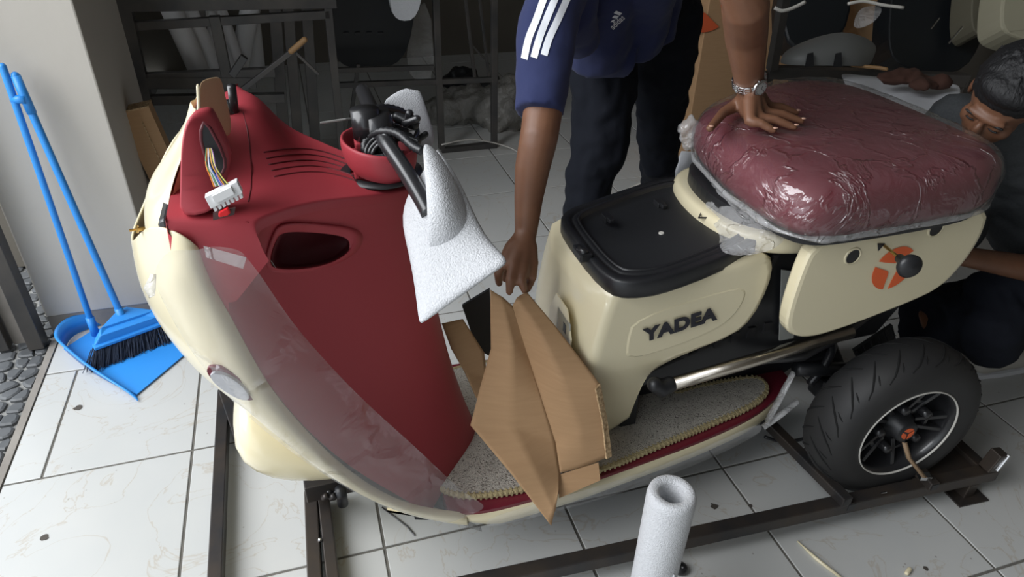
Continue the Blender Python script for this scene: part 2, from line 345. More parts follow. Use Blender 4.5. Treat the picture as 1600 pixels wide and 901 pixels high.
# shop shell: back wall, right wall, ceiling (open to the street at the left)
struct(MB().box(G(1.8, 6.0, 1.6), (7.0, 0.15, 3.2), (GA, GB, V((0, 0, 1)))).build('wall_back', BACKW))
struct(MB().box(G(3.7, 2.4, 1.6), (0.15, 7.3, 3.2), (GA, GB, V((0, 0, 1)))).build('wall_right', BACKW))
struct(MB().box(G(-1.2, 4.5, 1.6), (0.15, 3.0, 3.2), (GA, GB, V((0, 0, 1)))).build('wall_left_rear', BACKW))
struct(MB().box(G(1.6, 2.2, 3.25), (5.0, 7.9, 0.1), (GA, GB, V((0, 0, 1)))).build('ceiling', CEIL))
struct(MB().box(G(1.95, -1.7, 1.6), (5.7, 0.15, 3.2), (GA, GB, V((0, 0, 1)))).build('light_block_wall', BACKW))  # unseen wall added behind the camera to block daylight from that side
# steel door frame posts beside the wall
gt = thing('steel_gate_frame', 'dark painted steel gate posts standing against the end of the white wall', 'gate', G(-1.03, 2.40))
def gpart(name, gx, gy, w, d, m=DARK):
    MB().box(G(gx, gy, 1.5) - gt.location, (w, d, 3.0), (GA, GB, V((0, 0, 1)))).build(name, m, gt, bevel=0.003)
gpart('post', -1.007, 2.385, 0.05, 0.06); gpart('post', -1.118, 2.40, 0.045, 0.05); gpart('web', -1.062, 2.415, 0.06, 0.012, SKIRTM)

# ================================================================== SCOOTER
sc = thing('electric_tricycle', 'cream and red electric tricycle, unfinished, with bare handlebar stem and fat rear tyre', 'tricycle', SO)
sc.rotation_euler = (0, 0, PSI)
def W(p): return wor(p.x, p.y, p.z)
def mir(row): return row + [V((p.x, -p.y, p.z)) for p in reversed(row[:-1])]
# ---- front cowl (cream leg-shield rim sweeping down to the footboard)
rows = [
 [S(312, 388, -.25), S(300, 376, -.270), S(262, 356, -.262), S(224, 350, -.18), V((-1.725, -.08, .935)), V((-1.735, 0, .93))],
 [S(330, 440, -.25), S(312, 440, -.275), S(268, 430, -.264), S(233, 425, -.19), V((-1.735, -.09, .84)), V((-1.745, 0, .835))],
 [S(358, 487, -.25), S(336, 492, -.272), S(292, 492, -.255), S(258, 495, -.20), V((-1.715, -.10, .75)), V((-1.73, 0, .745))],
 [S(396, 560, -.25), S(372, 560, -.275), S(330, 565, -.262), S(304, 566, -.22), V((-1.67, -.12, .65)), V((-1.69, 0, .64))],
 [S(424, 606, -.25), S(402, 612, -.275), S(368, 612, -.262), S(345, 606, -.235), V((-1.60, -.15, .58)), V((-1.64, 0, .56))],
 [S(455, 645, -.25), S(436, 652, -.275), S(410, 655, -.268), S(392, 652, -.25), V((-1.53, -.17, .50)), V((-1.58, 0, .48))],
 [S(504, 698, -.25), S(486, 703, -.277), S(466, 706, -.27), S(455, 704, -.252), V((-1.45, -.19, .40)), V((-1.49, 0, .38))],
 [S(550, 738, -.25), S(534, 744, -.278), S(520, 748, -.272), S(512, 745, -.255), V((-1.38, -.20, .31)), V((-1.42, 0, .30))],
 [S(600, 770, -.25), S(590, 779, -.28), S(580, 785, -.272), S(573, 777, -.255), V((-1.30, -.20, .24)), V((-1.34, 0, .23))],
 [S(655, 792, -.25), S(650, 803, -.28), S(645, 812, -.272), S(640, 800, -.25), V((-1.22, -.20, .19)), V((-1.26, 0, .19))],
 [S(735, 800, -.255), S(735, 814, -.28), S(735, 826, -.272), S(735, 815, -.25), V((-1.12, -.20, .17)), V((-1.15, 0, .17))],
]
rows = [[r[0], r[0] + (r[1] - r[0]) * .06] + r[1:] for r in rows]; rows = [rows[0], [p + (q - p) * .03 for p, q in zip(rows[0], rows[1])]] + rows[1:]
MB().grid([mir(r) for r in rows]).build('front_cowl', CREAM, sc, smooth=True, sub=2, solid=0.005)
# nose panel rising to a narrow tab
nE = [(270, 380, -.20), (262, 353, -.19), (266, 312, -.17), (277, 270, -.14), (291, 236, -.11), (303, 200, -.07), (309, 168, -.05)]
nM = [(250, 385, -.16), (243, 352, -.15), (249, 314, -.13), (266, 276, -.11), (283, 244, -.08), (297, 204, -.05), (307, 168, -.04)]
nN = [(230, 382, -.09), (226, 346, -.08), (235, 312, -.07), (256, 278, -.05), (276, 246, -.04), (297, 208, -.02), (305, 168, -.02)]
rws = []
for e_, m_, c_ in zip(nE, nM, nN):
    h_ = [S(*e_), S(*m_), S(*c_)]; h_.append(V((h_[2].x - .006, 0, h_[2].z + .01))); rws.append(mir(h_))
MB().grid(rws).build('nose_panel', CREAM, sc, smooth=True, sub=2, solid=0.004, off=1)
MB().grid([[r[0] + V((.001, .002, 0)), r[0] + V((.012, .04, -.004)), r[0] + V((.03, .10, -.01))] for r in rws]).build('nose_panel_lining', INNER, sc, smooth=True, sub=1)
tb_ = [[S(309, 128, -.03), S(322, 122, .0), S(336, 119, .03), S(345, 120, .06)], [S(311, 150, -.04), S(325, 146, -.01), S(338, 145, .02), S(351, 152, .05)], [S(311, 178, -.05), S(326, 176, -.02), S(343, 178, .01), S(360, 180, .04)], [S(304, 215, -.07), S(326, 215, -.05), S(345, 215, -.02), S(362, 215, .02)]]
MB().grid(tb_).build('nose_tab', INNER, sc, smooth=True, sub=2, solid=.003)
MB().grid([[r[0] + V((-.004, -.006, 0)), r[0] + V((.0, -.008, 0)), r[0] + V((.004, -.004, .0))] for r in tb_]).build('tab_edge', CREAM, sc, smooth=True, sub=1, solid=.003)
MB().tube([S(340, 118, .07) + V((.02, 0, -.02)), S(370, 200, .1)], .008, 14).tube([S(356, 158, .09), S(364, 190, .09)], .0125, 14).build('rubber_bushing', SATIN, sc, smooth=True)
# cream bulging front mudguard below
fm = MB(); rr = []
for (a, z, w_, h_) in ((-1.62, .52, .06, .04), (-1.63, .485, .14, .08), (-1.59, .44, .17, .10), (-1.52, .40, .18, .10), (-1.44, .365, .17, .08), (-1.35, .32, .14, .05), (-1.30, .29, .08, .03)):
    rr.append([V((a + .35 * h_ * math.sin(t), w_ * math.cos(t), z + h_ * math.sin(t))) for t in [2 * PI * k / 16 for k in range(16)]])
fm.grid(rr, True); fm.f += [tuple(range(16)), tuple(6 * 16 + k for k in range(16))]
fm.build('front_mudguard', CREAM, sc, smooth=True, sub=1)
# ---- red leg shield (rider side), convex about the steering column
def RS(z, k):                                             # section at height z; k = 0 edge .. 5 centre
    t = (z - .27) / (1.04 - .27)
    ed = [(.27, -1.255), (.312, -1.287), (.43, -1.385), (.549, -1.461), (.65, -1.507), (.777, -1.548), (.93, -1.576), (.97, -1.56), (1.04, -1.50)]
    ce = [(.27, -1.075), (.35, -1.10), (.5, -1.135), (.7, -1.165), (.9, -1.195), (1.04, -1.20)]
    def it(tb):
        for (z0, a0), (z1, a1) in zip(tb, tb[1:]):
            if z <= z1: return a0 + (a1 - a0) * max(0, (z - z0)) / (z1 - z0)
        return tb[-1][1]
    e, c = it(ed), it(ce); f = (0, .16, .38, .68, .93, 1.0)[k]; b = (-.25, -.21, -.16, -.10, -.045, 0)[k]
    return V((e + (c - e) * f, b, z))
zs = [.255, .30, .36, .44, .52, .60, .68, .76, .84, .91, .965]
ztop = [1.045, 1.04, 1.025, .995, .972, .965]
rows = [mir([RS(z, k) for k in range(6)]) for z in zs[:-2]]
rows.append(mir([RS(.87 + (ztop[k] - .965) * .4, k) for k in range(6)]))
rows.append(mir([RS(.93 + (ztop[k] - .965) * .6, k) for k in range(6)])); rows.append(mir([RS(ztop[k] - .02, k) for k in range(6)])); rows.append(mir([RS(ztop[k], k) + V((-.001, 0, -.002)) for k in range(6)])); rows.append(mir([RS(ztop[k], k) + V((-.02, 0, -.002)) for k in range(6)]))
shield = MB().grid(rows).build('leg_shield', RED, sc, smooth=True, sub=3)
# storage pocket in the shield: raised lip, sunken dark bowl
def sh(x, y, off=0.0):                                     # point on the shield surface seen at this pixel
    d = ray(x, y); best = None
    for i in range(200):
        b = -.26 + i * .0014; p = S(x, y, b)
        z = p.z; bb = (-.25, -.21, -.16, -.10, -.045, 0)
        kk = max(0, min(4, sum(1 for q in bb if q <= b) - 1)); t = (b - bb[kk]) / (bb[kk + 1] - bb[kk]); s_ = RS(z, kk) * (1 - t) + RS(z, kk + 1) * t
        e = p.x - s_.x
        if best is None or abs(e) < best[0]: best = (abs(e), p)
    q = loc(CAM) - best[1]; return best[1] + q.normalized() * off
bpy.context.view_layer.update()
me_ = bpy.data.meshes.new_from_object(shield.evaluated_get(bpy.context.evaluated_depsgraph_get())); shield.modifiers.clear(); shield.data = me_
ol = chaikin([V((x, y, 0)) for x, y in ((412, 408), (428, 362), (445, 346), (530, 352), (566, 362), (560, 392), (510, 420), (425, 426))], 2)
cx = sum(p.x for p in ol) / len(ol); cy = sum(p.y for p in ol) / len(ol)
def ringp(s, off, dx=0, dy=0): return [sh(cx + (p.x - cx) * s + dx, cy + (p.y - cy) * s + dy, off) for p in ol]
R0 = ringp(1.05, .001); R1 = ringp(.99, .013); R2 = ringp(.86, .013)
inn = V((-.09, .045, -.055))
MB().grid([R0, R1, R2, [p + V((-.008, 0, -.01)) for p in R2]], True).build('pocket_rim', RED, sc, smooth=True, sub=1)
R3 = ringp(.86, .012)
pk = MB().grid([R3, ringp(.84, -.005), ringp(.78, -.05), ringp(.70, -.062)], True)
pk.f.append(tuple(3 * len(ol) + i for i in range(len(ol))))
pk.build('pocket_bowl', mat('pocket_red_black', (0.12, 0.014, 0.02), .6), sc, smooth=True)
def inpoly(x, y, poly):
    c = False
    for i in range(len(poly)):
        a, b = poly[i], poly[i - 1]
        if (a.y > y) != (b.y > y) and x < (b.x - a.x) * (y - a.y) / (b.y - a.y) + a.x: c = not c
    return c
hole = [V((cx + (p.x - cx) * .93, cy + (p.y - cy) * .93, 0)) for p in ol]
bm = bmesh.new(); bm.from_mesh(me_); kill = []
for f in bm.faces:
    q = W(f.calc_center_median()) - CAM; z_ = q.dot(fw)
    if z_ > 0 and f.calc_center_median().y < -.02 and inpoly(800 + F * q.dot(rt) / z_, 450.5 - F * q.dot(up) / z_, hole): kill.append(f)
bmesh.ops.delete(bm, geom=kill, context='FACES'); bm.to_mesh(me_); bm.free()
# ---- dashboard deck (red) as a height field over a / b
As = [-1.625, -1.59, -1.54, -1.49, -1.44, -1.38, -1.32, -1.26, -1.20]
Bs = [-.25, -.20, -.14, -.08, 0, .08, .14, .20, .25]
def deckz(a, b):
    t = (a + 1.625) / .425
    z = 1.062 - .055 * t - .055 * max(0, t - .35) * (1 - abs(b) / .25) * 1.2 - .02 * (b > 0) * t
    z += .075 * min(1, max(0, (b + .03) / .12)) / (1 + math.exp((a + 1.448) / .011)) * (.7 + .3 * math.exp(-((a + 1.50) / .07) ** 2)) - .012 * (b > 0) * math.exp(-((a + 1.37) / .06) ** 2)     # far lump of the display housing
    return z
rows = []
for b in Bs:
    r = [V((a + (.0 if b > -.2 else .0), b, deckz(a, b))) for a in As]
    for i, a in enumerate(As):                           # rear edge follows the shield's top line
        k = min(range(6), key=lambda q: abs((-.25, -.21, -.16, -.10, -.045, 0)[q] + abs(b)))
    rows.append(r)
def topline(b):
    bb = (-.25, -.21, -.16, -.10, -.045, 0); x = -abs(b); kk = max(0, min(4, sum(1 for q in bb if q <= x) - 1)); t = (x - bb[kk]) / (bb[kk + 1] - bb[kk])
    p = RS(ztop[kk], kk) * (1 - t) + RS(ztop[kk + 1], kk + 1) * t; return p.x, p.z
rows = []
Bs2 = [-.25, -.225, -.20, -.16, -.12, -.08, -.04, 0, .04, .08, .12, .16, .20, .25]
for b in Bs2:
    ta, tz = topline(b); r = []
    fr = -1.622 + .42 * max(0, b)                        # front edge
    for i in range(21):
        t = i / 20; a = fr + (ta - fr) * t; z = deckz(a, b)
        z = z + (tz - deckz(ta, b)) * t ** 2
        r.append(V((a, b, z)))
    r.append(V((ta + .003, b, tz - .006))); r.append(V((ta + .003, b, tz - .02)))
    rows.append(r)
# side walls dropping to the cowl edge
near = [V((p.x * 1.0 - (.0), -.256, p.z - .02)) for p in rows[0]]
low = [V((max(p.x, -1.572) + .01, -.2515, .90 + max(0, p.x + 1.56) * 1.1)) if p.x < -1.47 else V((p.x + .01, -.2515, min(p.z - .05, 1.0))) for p in rows[0]]
far = [V((p.x, .256, p.z - .02)) for p in rows[-1]]; farl = [V((p.x, .252, p.z - .12)) for p in rows[-1]]
rows = [low, near] + rows + [far, farl]
deck = MB().grid(rows).build('dashboard_deck', RED, sc, smooth=True, sub=2)
from mathutils.bvhtree import BVHTree
bpy.context.view_layer.update()
dke = deck.evaluated_get(bpy.context.evaluated_depsgraph_get()).to_mesh(); dbvh = BVHTree.FromPolygons([v.co for v in dke.vertices], [tuple(p.vertices) for p in dke.polygons])
camL = loc(CAM)
def ondeck(x, y, off=.0):
    d = (S(x, y, 0) - camL).normalized(); h = dbvh.ray_cast(camL, d); return h[0] - d * off if h[0] else S(x, y, 0)
# front face of the deck
MB().grid([[V((r[0].x, r[0].y, r[0].z)) for r in rows], [V((r[0].x - .006, r[0].y * .98, r[0].z - .05)) for r in rows], [V((r[0].x, r[0].y * .95, r[0].z - .14)) for r in rows]]).build('deck_front', RED, sc, smooth=True)
# near display hood: rounded block with a sunken dark opening
hq = chaikin([S(x, y, b) for x, y, b in ((280, 338, -.245), (281, 290, -.24), (282, 240, -.235), (286, 208, -.23), (292, 190, -.225), (304, 176, -.215), (328, 172, -.205), (336, 184, -.20), (362, 240, -.19), (358, 268, -.20), (346, 322, -.245), (312, 340, -.25))], 1)
hc0 = sum(hq, V()) / len(hq); dv = V((-.002, .05, -.01))
hm = MB().grid([[p + dv for p in hq], hq and [p + V((0, .008, 0)) for p in hq], [hc0 + (p - hc0) * .97 + V((0, .001, 0)) for p in hq], [hc0 + (p - hc0) * .90 + V((0, -.001, 0)) for p in hq]], True)
nn = len(hq); hm.f += [tuple(3 * nn + i for i in t) for t in tessellate_polygon([hq])]
hm.build('display_hood', RED, sc, smooth=True)
rq = chaikin([S(x, y, -.23) + V((0, -.012, 0)) for x, y in ((321, 181), (351, 237), (352, 262), (337, 272), (323, 244), (313, 206))], 1)
MB().prism(rq, V((0, -.0015, 0))).build('display_opening', BLACK, sc)
MB().tube(rq + [rq[0]], .0028, 8, cap=False).build('opening_frame', mat('dark_red', (.09, .008, .014), .45), sc, smooth=True)
# pleat grooves on the deck
for k in range(5):
    pts = []
    for i in range(13):
        t = i / 12; px = 412 + 4 * k + 130 * t; py = 238 + 9.5 * k - 15 * math.sin(t * 2.7) + (18 - 1 * k) * t
        pts.append(ondeck(px, py, .0006))
    MB().tube(spline(pts, 2), .0016, 6).build('pleat', mat('groove_red', (.10, .008, .012), .6), sc, smooth=True)
# seam line along the deck crease
MB().tube([ondeck(x, y, .0004) for x, y in ((380, 176), (386, 200), (390, 225), (392, 250), (393, 275), (392, 295), (388, 315))], .0010, 5).build('deck_seam', mat('groove_red', (.1, .01, .01)), sc)
# rocker switch
q = [S(x, y, -.257) for x, y in ((333, 331), (368, 323), (366, 334), (333, 343))]
MB().prism(q, V((.0, -.003, 0))).build('switch_bezel', mat('switch_bezel_brown', (.08, .04, .04), .5), sc)
q2 = [S(x, y, -.260) for x, y in ((342, 330), (357, 322), (361, 331), (356, 336), (342, 338))]
MB().prism(q2, V((.0, -.008, 0.002))).build('rocker_switch', mat('bright_red_rocker', (.75, .01, .015), .3), sc, bevel=.002)
# wiring harness and white connector
wc = [(.8, .25, .02), (.75, .7, .72), (.1, .35, .15), (.75, .75, .78), (.06, .15, .5), (.45, .25, .6), (.7, .35, .05), (.05, .05, .06), (.8, .75, .2)]
wcn = ('orange', 'white', 'green', 'pale', 'blue', 'violet', 'amber', 'black', 'yellow')
for k in range(9):
    s_ = random.uniform(-1, 1); p = spline([S(324, 218, -.215), S(322 + k * 1.4 + 3 * s_, 236, -.25), S(321 + k * 2.3 + 4 * s_, 258, -.272), S(329 + k * 2.2, 276, -.28), S(335 + k * 2.6, 292 - k * .6, -.285)], 5)
    MB().tube(p, .0011, 6).build('wire', mat('wire_' + wcn[k], wc[k], .4), sc, smooth=True)
MB().tube([S(324, 222, -.222), S(323, 214, -.20)], .004, 10).build('cable_tie', SATIN, sc)
WPL = mat('white_nylon', (.8, .8, .8), .4)
u_ = (S(370, 289, -.285) - S(332, 308, -.285)).normalized(); v_ = (S(339, 318, -.285) - S(331, 303, -.285)).normalized(); n_ = u_.cross(v_)
cc = S(350, 302, -.285)
cb = MB().box(cc, (.052, .020, .014), (u_, v_, n_)); 
cn = cb.build('connector', WPL, sc, bevel=.001)
for k in range(7): MB().box(cc + u_ * (-.021 + k * .007) + v_ * .013, (.0045, .008, .010), (u_, v_, n_)).build('connector_pin', WPL, cn)
MB().box(cc - v_ * .002 + n_ * -.009, (.03, .012, .005), (u_, v_, n_)).build('connector_latch', WPL, cn)
# valve/bolt of brass poking out at the nose
MB().tube([S(226, 357, -.16), S(214, 358, -.165)], .004, 8).tube([S(214, 358, -.165), S(202, 360, -.17)], .0022, 8).tube([S(216, 358, -.165), S(213, 358, -.165)], .007, 6).build('brass_bolt', BRASS, sc)
# black block added as the shade in the gap between cowl and dashboard
MB().box(V((-1.625, -.10, .97)), (.03, .26, .16)).build('gap_shade_block', SATIN, sc, bevel=.01)
# ---- steering shroud (red cup), stem, handlebar
SC_ = V((-1.265, 0, 0)); 
def cup(z, ra, rb, dx=0): return [V((-1.265 + dx + ra * math.cos(t), rb * math.sin(t), z + .010 * math.cos(t) * -1)) for t in [2 * PI * k / 24 for k in range(24)]]
MB().grid([cup(1.0, .058, .07), cup(1.01, .066, .078), cup(1.028, .071, .086), cup(1.050, .074, .09), cup(1.062, .073, .09), cup(1.062, .066, .082), cup(1.045, .062, .076), cup(1.01, .05, .06)], True).build('steering_shroud', RED, sc, smooth=True, sub=1)
MB().lathe([(.075, 0), (.081, .002), (.081, .006), (.06, .008)], (-1.265, 0, .992), (0, 0, 1), 32).build('shroud_gap', BLACK, sc, smooth=True)
for c_, z_ in ((V((-1.305, .0, 1.03)), (.012, .035, .07)), (V((-1.315, -.03, 1.03)), (.01, .014, .06)), (V((-1.22, -.045, 1.02)), (.014, .02, .06))): MB().box(c_, z_).build('shroud_rib', RED, sc, bevel=.003)
st = MB().tube([(-1.262, 0, .99), (-1.262, 0, 1.07), (-1.27, 0, 1.115)], [.036, .034, .030], 20).tube([(-1.285, .0, 1.07), (-1.287, 0, 1.125)], .027, 20)
st.build('steering_stem', SATIN, sc, smooth=True)
MB().tube([S(600, 262, -.03), S(596, 240, -.02)], .045, 20).build('stem_boot', SATIN, sc, smooth=True)
bar = spline([V((-1.262, .26, 1.08)), V((-1.262, .14, 1.085)), V((-1.262, .03, 1.085)), S(603, 222, -.05), S(630, 262, -.12), S(655, 303, -.19), S(672, 335, -.24)], 5)
MB().tube(bar, .0155, 16).build('handlebar', SATIN, sc, smooth=True)
def cabl(pts, r, name='cable', m=SATIN, ribs=False):
    pp = spline(pts, 7); rs = [r * (1 + (.14 if (i % 2) else -.08)) if ribs else r for i in range(len(pp))]
    return MB().tube(pp, rs, 10).build(name, m, sc, smooth=True)
cabl([S(581, 247, -.04), S(570, 232, -.03), S(577, 214, -.02), S(598, 205, -.04), S(622, 209, -.06), S(645, 228, -.10), S(660, 236, -.12)], .008, 'cable_loom', BLACK, True)
cabl([S(575, 255, -.05), S(572, 235, -.04), S(585, 216, -.03), S(602, 211, -.05), S(612, 216, -.05)], .004)
cabl([S(580, 258, -.05), S(577, 238, -.045), S(588, 222, -.04), S(604, 214, -.055)], .004)
cabl([S(583, 262, -.05), S(582, 240, -.05), S(592, 226, -.045), S(606, 218, -.06)], .004)
cabl([S(566, 205, 0), S(575, 180, .03), S(595, 170, .05), S(620, 173, .08), S(640, 184, .1), S(650, 196, .1)], .009, 'cable_loom', BLACK, True)
cabl([S(562, 215, 0), S(560, 195, .02), S(568, 180, .03), S(580, 186, .02)], .005)
cabl([S(567, 218, 0), S(564, 200, .02), S(570, 188, .03), S(588, 195, .02)], .004)
cabl([S(640, 225, -.02), S(652, 205, .04), S(640, 190, .08), S(622, 192, .06), S(612, 205, .02)], .005)
cabl([S(600, 195, 0), S(620, 200, .02), S(640, 215, .0), S(655, 222, -.02)], .006)
random.seed(21)
for k in range(7):
    c0 = S(random.uniform(612, 655), random.uniform(186, 222), random.uniform(0, .06)); MB().tube([c0, c0 + V((random.uniform(-.03, .03), random.uniform(-.02, .02), random.uniform(-.02, .02)))], random.uniform(.006, .012), 8, rnd=True).build('switch_pod', SATIN if k % 2 else BLACK, sc, smooth=True)
for k in range(3): MB().box(S(622 + 11 * k, 196 + 5 * k, .05), (.014, .01, .006)).build('terminal', mat('silver_terminal', (.6, .6, .6), .25, metal=.6), sc)
MB().tube([S(500, 192, .0), S(540, 186, .0), S(568, 184, .02)], .0022, 6).build('speedometer_cable', mat('grey_cable', (.2, .2, .19), .5), sc)
# ---- turn signal on the cowl
tsq = chaikin([S(x, y, -.262) for x, y in ((322, 568), (352, 570), (386, 592), (403, 618), (385, 622), (352, 604), (330, 586))], 2)
MB().prism(tsq, V((-.002, -.006, -.002))).build('signal_bezel', REDG, sc, smooth=False)
c_ = sum(tsq, V()) / len(tsq)
MB().prism([c_ + (p - c_) * .82 + V((-.002, -.006, -.002)) for p in tsq], V((-.002, -.005, -.002))).build('signal_lens', LENS, sc, bevel=.002)
# ---- footboard
near_e = [(-1.34, -.20), (-1.27, -.235), (-1.20, -.255), (-1.12, -.272), (-.93, -.262), (-.72, -.235), (-.52, -.207), (-.33, -.165), (-.20, -.10), (-.15, -.05)]
half = chaikin([V((a, b, 0)) for a, b in near_e], 2, False)
out = half + [V((p.x, -p.y, 0)) for p in reversed(half)]
MB().prism([V((p.x, p.y, .225)) for p in out if p.x > -1.21], (0, 0, .030)).build('footboard', REDG, sc)
sk = MB(); k0 = [V((p.x, p.y, .246)) for p in half]; cc_ = lambda p, s_, z: V((p.x + (.01 if s_ > 1 else 0), p.y * s_, z))
# cream skirt: near and far side
for sgn in (-1, 1):
    rowsk = []
    for (s_, z) in ((1.0, .245), (1.02, .242), (1.03, .225), (1.02, .205), (.96, .196)):
        rowsk.append([V((p.x, -sgn * p.y * s_ if False else sgn * abs(p.y) * s_, z + (.25 - z) * min(1, max(0, (-1.10 - p.x) / .12)))) for p in half])
    MB().grid(rowsk).build('skirt', CREAM, sc, smooth=True)
MB().prism([V((p.x, p.y * .85, .19)) for p in out if p.x > -1.28], (0, 0, .034)).build('underframe_tray', BLACK, sc)
# floor mat (rests on the board)
mo = [(-1.235, -.03), (-1.235, -.13), (-1.205, -.205), (-1.10, -.243), (-.82, -.238), (-.69, -.211), (-.507, -.176), (-.34, -.142), (-.26, -.105), (-.235, -.06), (-.26, -.032), (-.36, -.028), (-.45, -.028), (-.52, -.04)]
mo = mo + [(a, -b) for a, b in reversed(mo)]
mp_ = chaikin([V((a, b, 0)) for a, b in mo], 2)
mt = thing('floor_mat', 'speckled beige loop-pile floor mat with stitched straw border on the footboard', 'mat', wor(-.8, 0, .256))
mloc = lambda p: W(p) - mt.location
MB().prism([mloc(V((p.x, p.y, .256))) for p in mp_], (0, 0, .012)).build('pile', PILE, mt)
MB().tube([mloc(V((p.x, p.y, .264))) for p in mp_ + [mp_[0]]], .0065, 8, cap=False).build('binding', PILEEDGE, mt, smooth=True)
stb = MB(); L_ = len(mp_)
for i in range(L_):
    a, b = mp_[i], mp_[(i + 1) % L_]; n = max(1, int((b - a).length / .011))
    if a.y > .05: continue
    for j in range(n):
        p = a + (b - a) * (j / n); stb.box(mloc(V((p.x, p.y, .2645))), (.0045, .015, .0125), (SA, SB, V((0, 0, 1))))
so = stb.build('edge_stitches', PILEEDGE, mt); so['kind'] = 'stuff'
# ---- seat box (cream body with black hinged lid)
prof = [(-.845, .752), (-.60, .768), (-.455, .783), (-.418, .765), (-.412, .70), (-.435, .61), (-.475, .568), (-.60, .532), (-.665, .505), (-.695, .475), (-.705, .42), (-.705, .262), (-.895, .262), (-.895, .40), (-.885, .55), (-.865, .68)]
pf = chaikin([V((a, 0, z)) for a, z in prof], 1)
bx = MB(); rws = []
def bw(z): return .125 + .06 * min(1, max(0, (z - .27) / .26))
for s_ in (-1, -.985, -.93, -.5, 0, .5, .93, .985, 1):
    ins = .0 if abs(s_) < .95 else (.008 if abs(s_) < .99 else .022)
    cxz = V((-.65, 0, .60)); r_ = []
    for p in pf:
        d_ = (cxz - p); d_.normalize(); front = p.x < -.80
        y_ = s_ * bw(p.z)
        curve = .03 * (abs(s_) ** 4) if front else 0
        r_.append(V((p.x + d_.x * ins + curve, y_, p.z + d_.z * ins)))
    rws.append(r_)
bx.grid(rws, True); n = len(pf)
for e in (0, 8):
    pl = [rws[e][i] for i in range(n)]; tr = tessellate_polygon([pl]); bx.f += [tuple(e * n + i for i in t) for t in tr]
box_o = bx.build('seat_box', CREAM, sc, smooth=True)
sm = box_o.modifiers.new('w', 'WEIGHTED_NORMAL'); sm.keep_sharp = True
for e_ in box_o.data.edges: pass
# raised panel on the side
pnl = chaikin([V((a, 0, z)) for a, z in ((-.765, .672), (-.52, .712), (-.475, .70), (-.485, .645), (-.53, .60), (-.66, .565), (-.77, .553), (-.775, .61))], 2)
def side(p, o): return V((p.x, -bw(p.z) - o, p.z))
cpn = sum(pnl, V()) / len(pnl)
rp = MB().grid([[side(p, -.001) for p in pnl], [side(cpn + (p - cpn) * .95, .002) for p in pnl]], True)
tp = [side(cpn + (p - cpn) * .95, .002) for p in pnl]; nv = len(pnl); rp.f += [tuple(nv + i for i in t) for t in tessellate_polygon([tp])]
rp.build('side_badge_panel', CREAM, sc)
# lettering
bl = V((-.729, -.1885 - .0032, .606)); br = V((-.539, -.1885 - .0032, .636)); dx = (br - bl).normalized(); upv_ = V((.02, 0, 1)); upv_ = (upv_ - dx * upv_.dot(dx)).normalized(); nz = dx.cross(upv_)
mw = Matrix(((dx.x, upv_.x, nz.x, bl.x), (dx.y, upv_.y, nz.y, bl.y), (dx.z, upv_.z, nz.z, bl.z), (0, 0, 0, 1)))
textmesh('lettering', 'YADEA', INK, sc, .049, mw, ext=.0008, offset=.0025, sx=1.10, space=1.06)
# front hatch of the box
def chaikin2(q): return [(p.x, p.y) for p in chaikin([V((a, b, 0)) for a, b in q], 1)]
MB().prism([V((-.886, b, z)) for b, z in chaikin2(((-.14, .665), (.0, .665), (.0, .42), (-.14, .42)))], V((-.003, 0, 0))).build('hatch_opening', CREAM, sc)
MB().prism([V((-.889, b, z)) for b, z in ((-.13, .64), (-.05, .64), (-.05, .43), (-.13, .43))], V((.002, 0, 0))).build('battery_cover', GREYP, sc, bevel=.002)
for z in (.61, .48): MB().box(V((-.889, -.10, z)), (.002, .016, .024)).build('cover_slot', BLACK, sc)
# lid
lo = [(-.835, -.165), (-.79, -.205), (-.70, -.215), (-.47, -.165), (-.40, -.12), (-.395, .10), (-.42, .20), (-.50, .228), (-.72, .178), (-.815, .15), (-.835, .09)]
lz = lambda a: .757 + (a + .845) * .085
lo2 = chaikin([V((a, b, 0)) for a, b in lo], 2); lc = sum(lo2, V()) / len(lo2)
def lr(s_, dz, sx=0): return [V((lc.x + (p.x - lc.x) * s_ + sx, lc.y + (p.y - lc.y) * s_, lz(p.x) + dz)) for p in lo2]
MB().grid([lr(.96, -.03), lr(1.0, -.02), lr(1.0, .012), lr(.985, .018), lr(.90, .018), lr(.885, .013), lr(.875, .018), lr(.82, .019), lr(.80, .012), lr(.79, .004)], True).build('box_rim', BLACK, sc, smooth=True)
tray = MB().grid([lr(.80, .009), lr(.76, .0045), lr(.70, .0035)], True); nl = len(lo2); tray.f.append(tuple(2 * nl + i for i in range(nl))); tray.build('lid_tray', mat('black_tray', (.018, .019, .021), .45), sc, smooth=True)
MB().grid([lr(.83, .017), lr(.82, .022), lr(.805, .022), lr(.795, .014)], True).build('lid_lip', BLACK, sc, smooth=True)
MB().lathe([(0.0001, .003), (.006, .003), (.007, 0)], (-.625, -.02, lz(-.625) + .0025), (0, 0, 1), 16).build('lid_plug', LINEW, sc)
for (x, y) in ((948, 340), (1030, 318)):
    p = SZ(x, y, .79); MB().box(p, (.02, .03, .016)).box(p + V((.0, -.02, .004)), (.012, .02, .01)).build('hinge', BLACK, sc, bevel=.002)
p = [SZ(x, y, .81) for x, y in ((1092, 340), (1118, 340), (1100, 322), (1092, 340))]; MB().tube(p, .0022, 8).build('spring_clip', SATIN, sc)
MB().box(SZ(910, 395, .775), (.03, .055, .02)).build('lid_latch', BLACK, sc, bevel=.004); MB().tube([SZ(905, 388, .785), SZ(915, 396, .785)], .008, 10).build('hinge_pin', SATIN, sc, smooth=True)
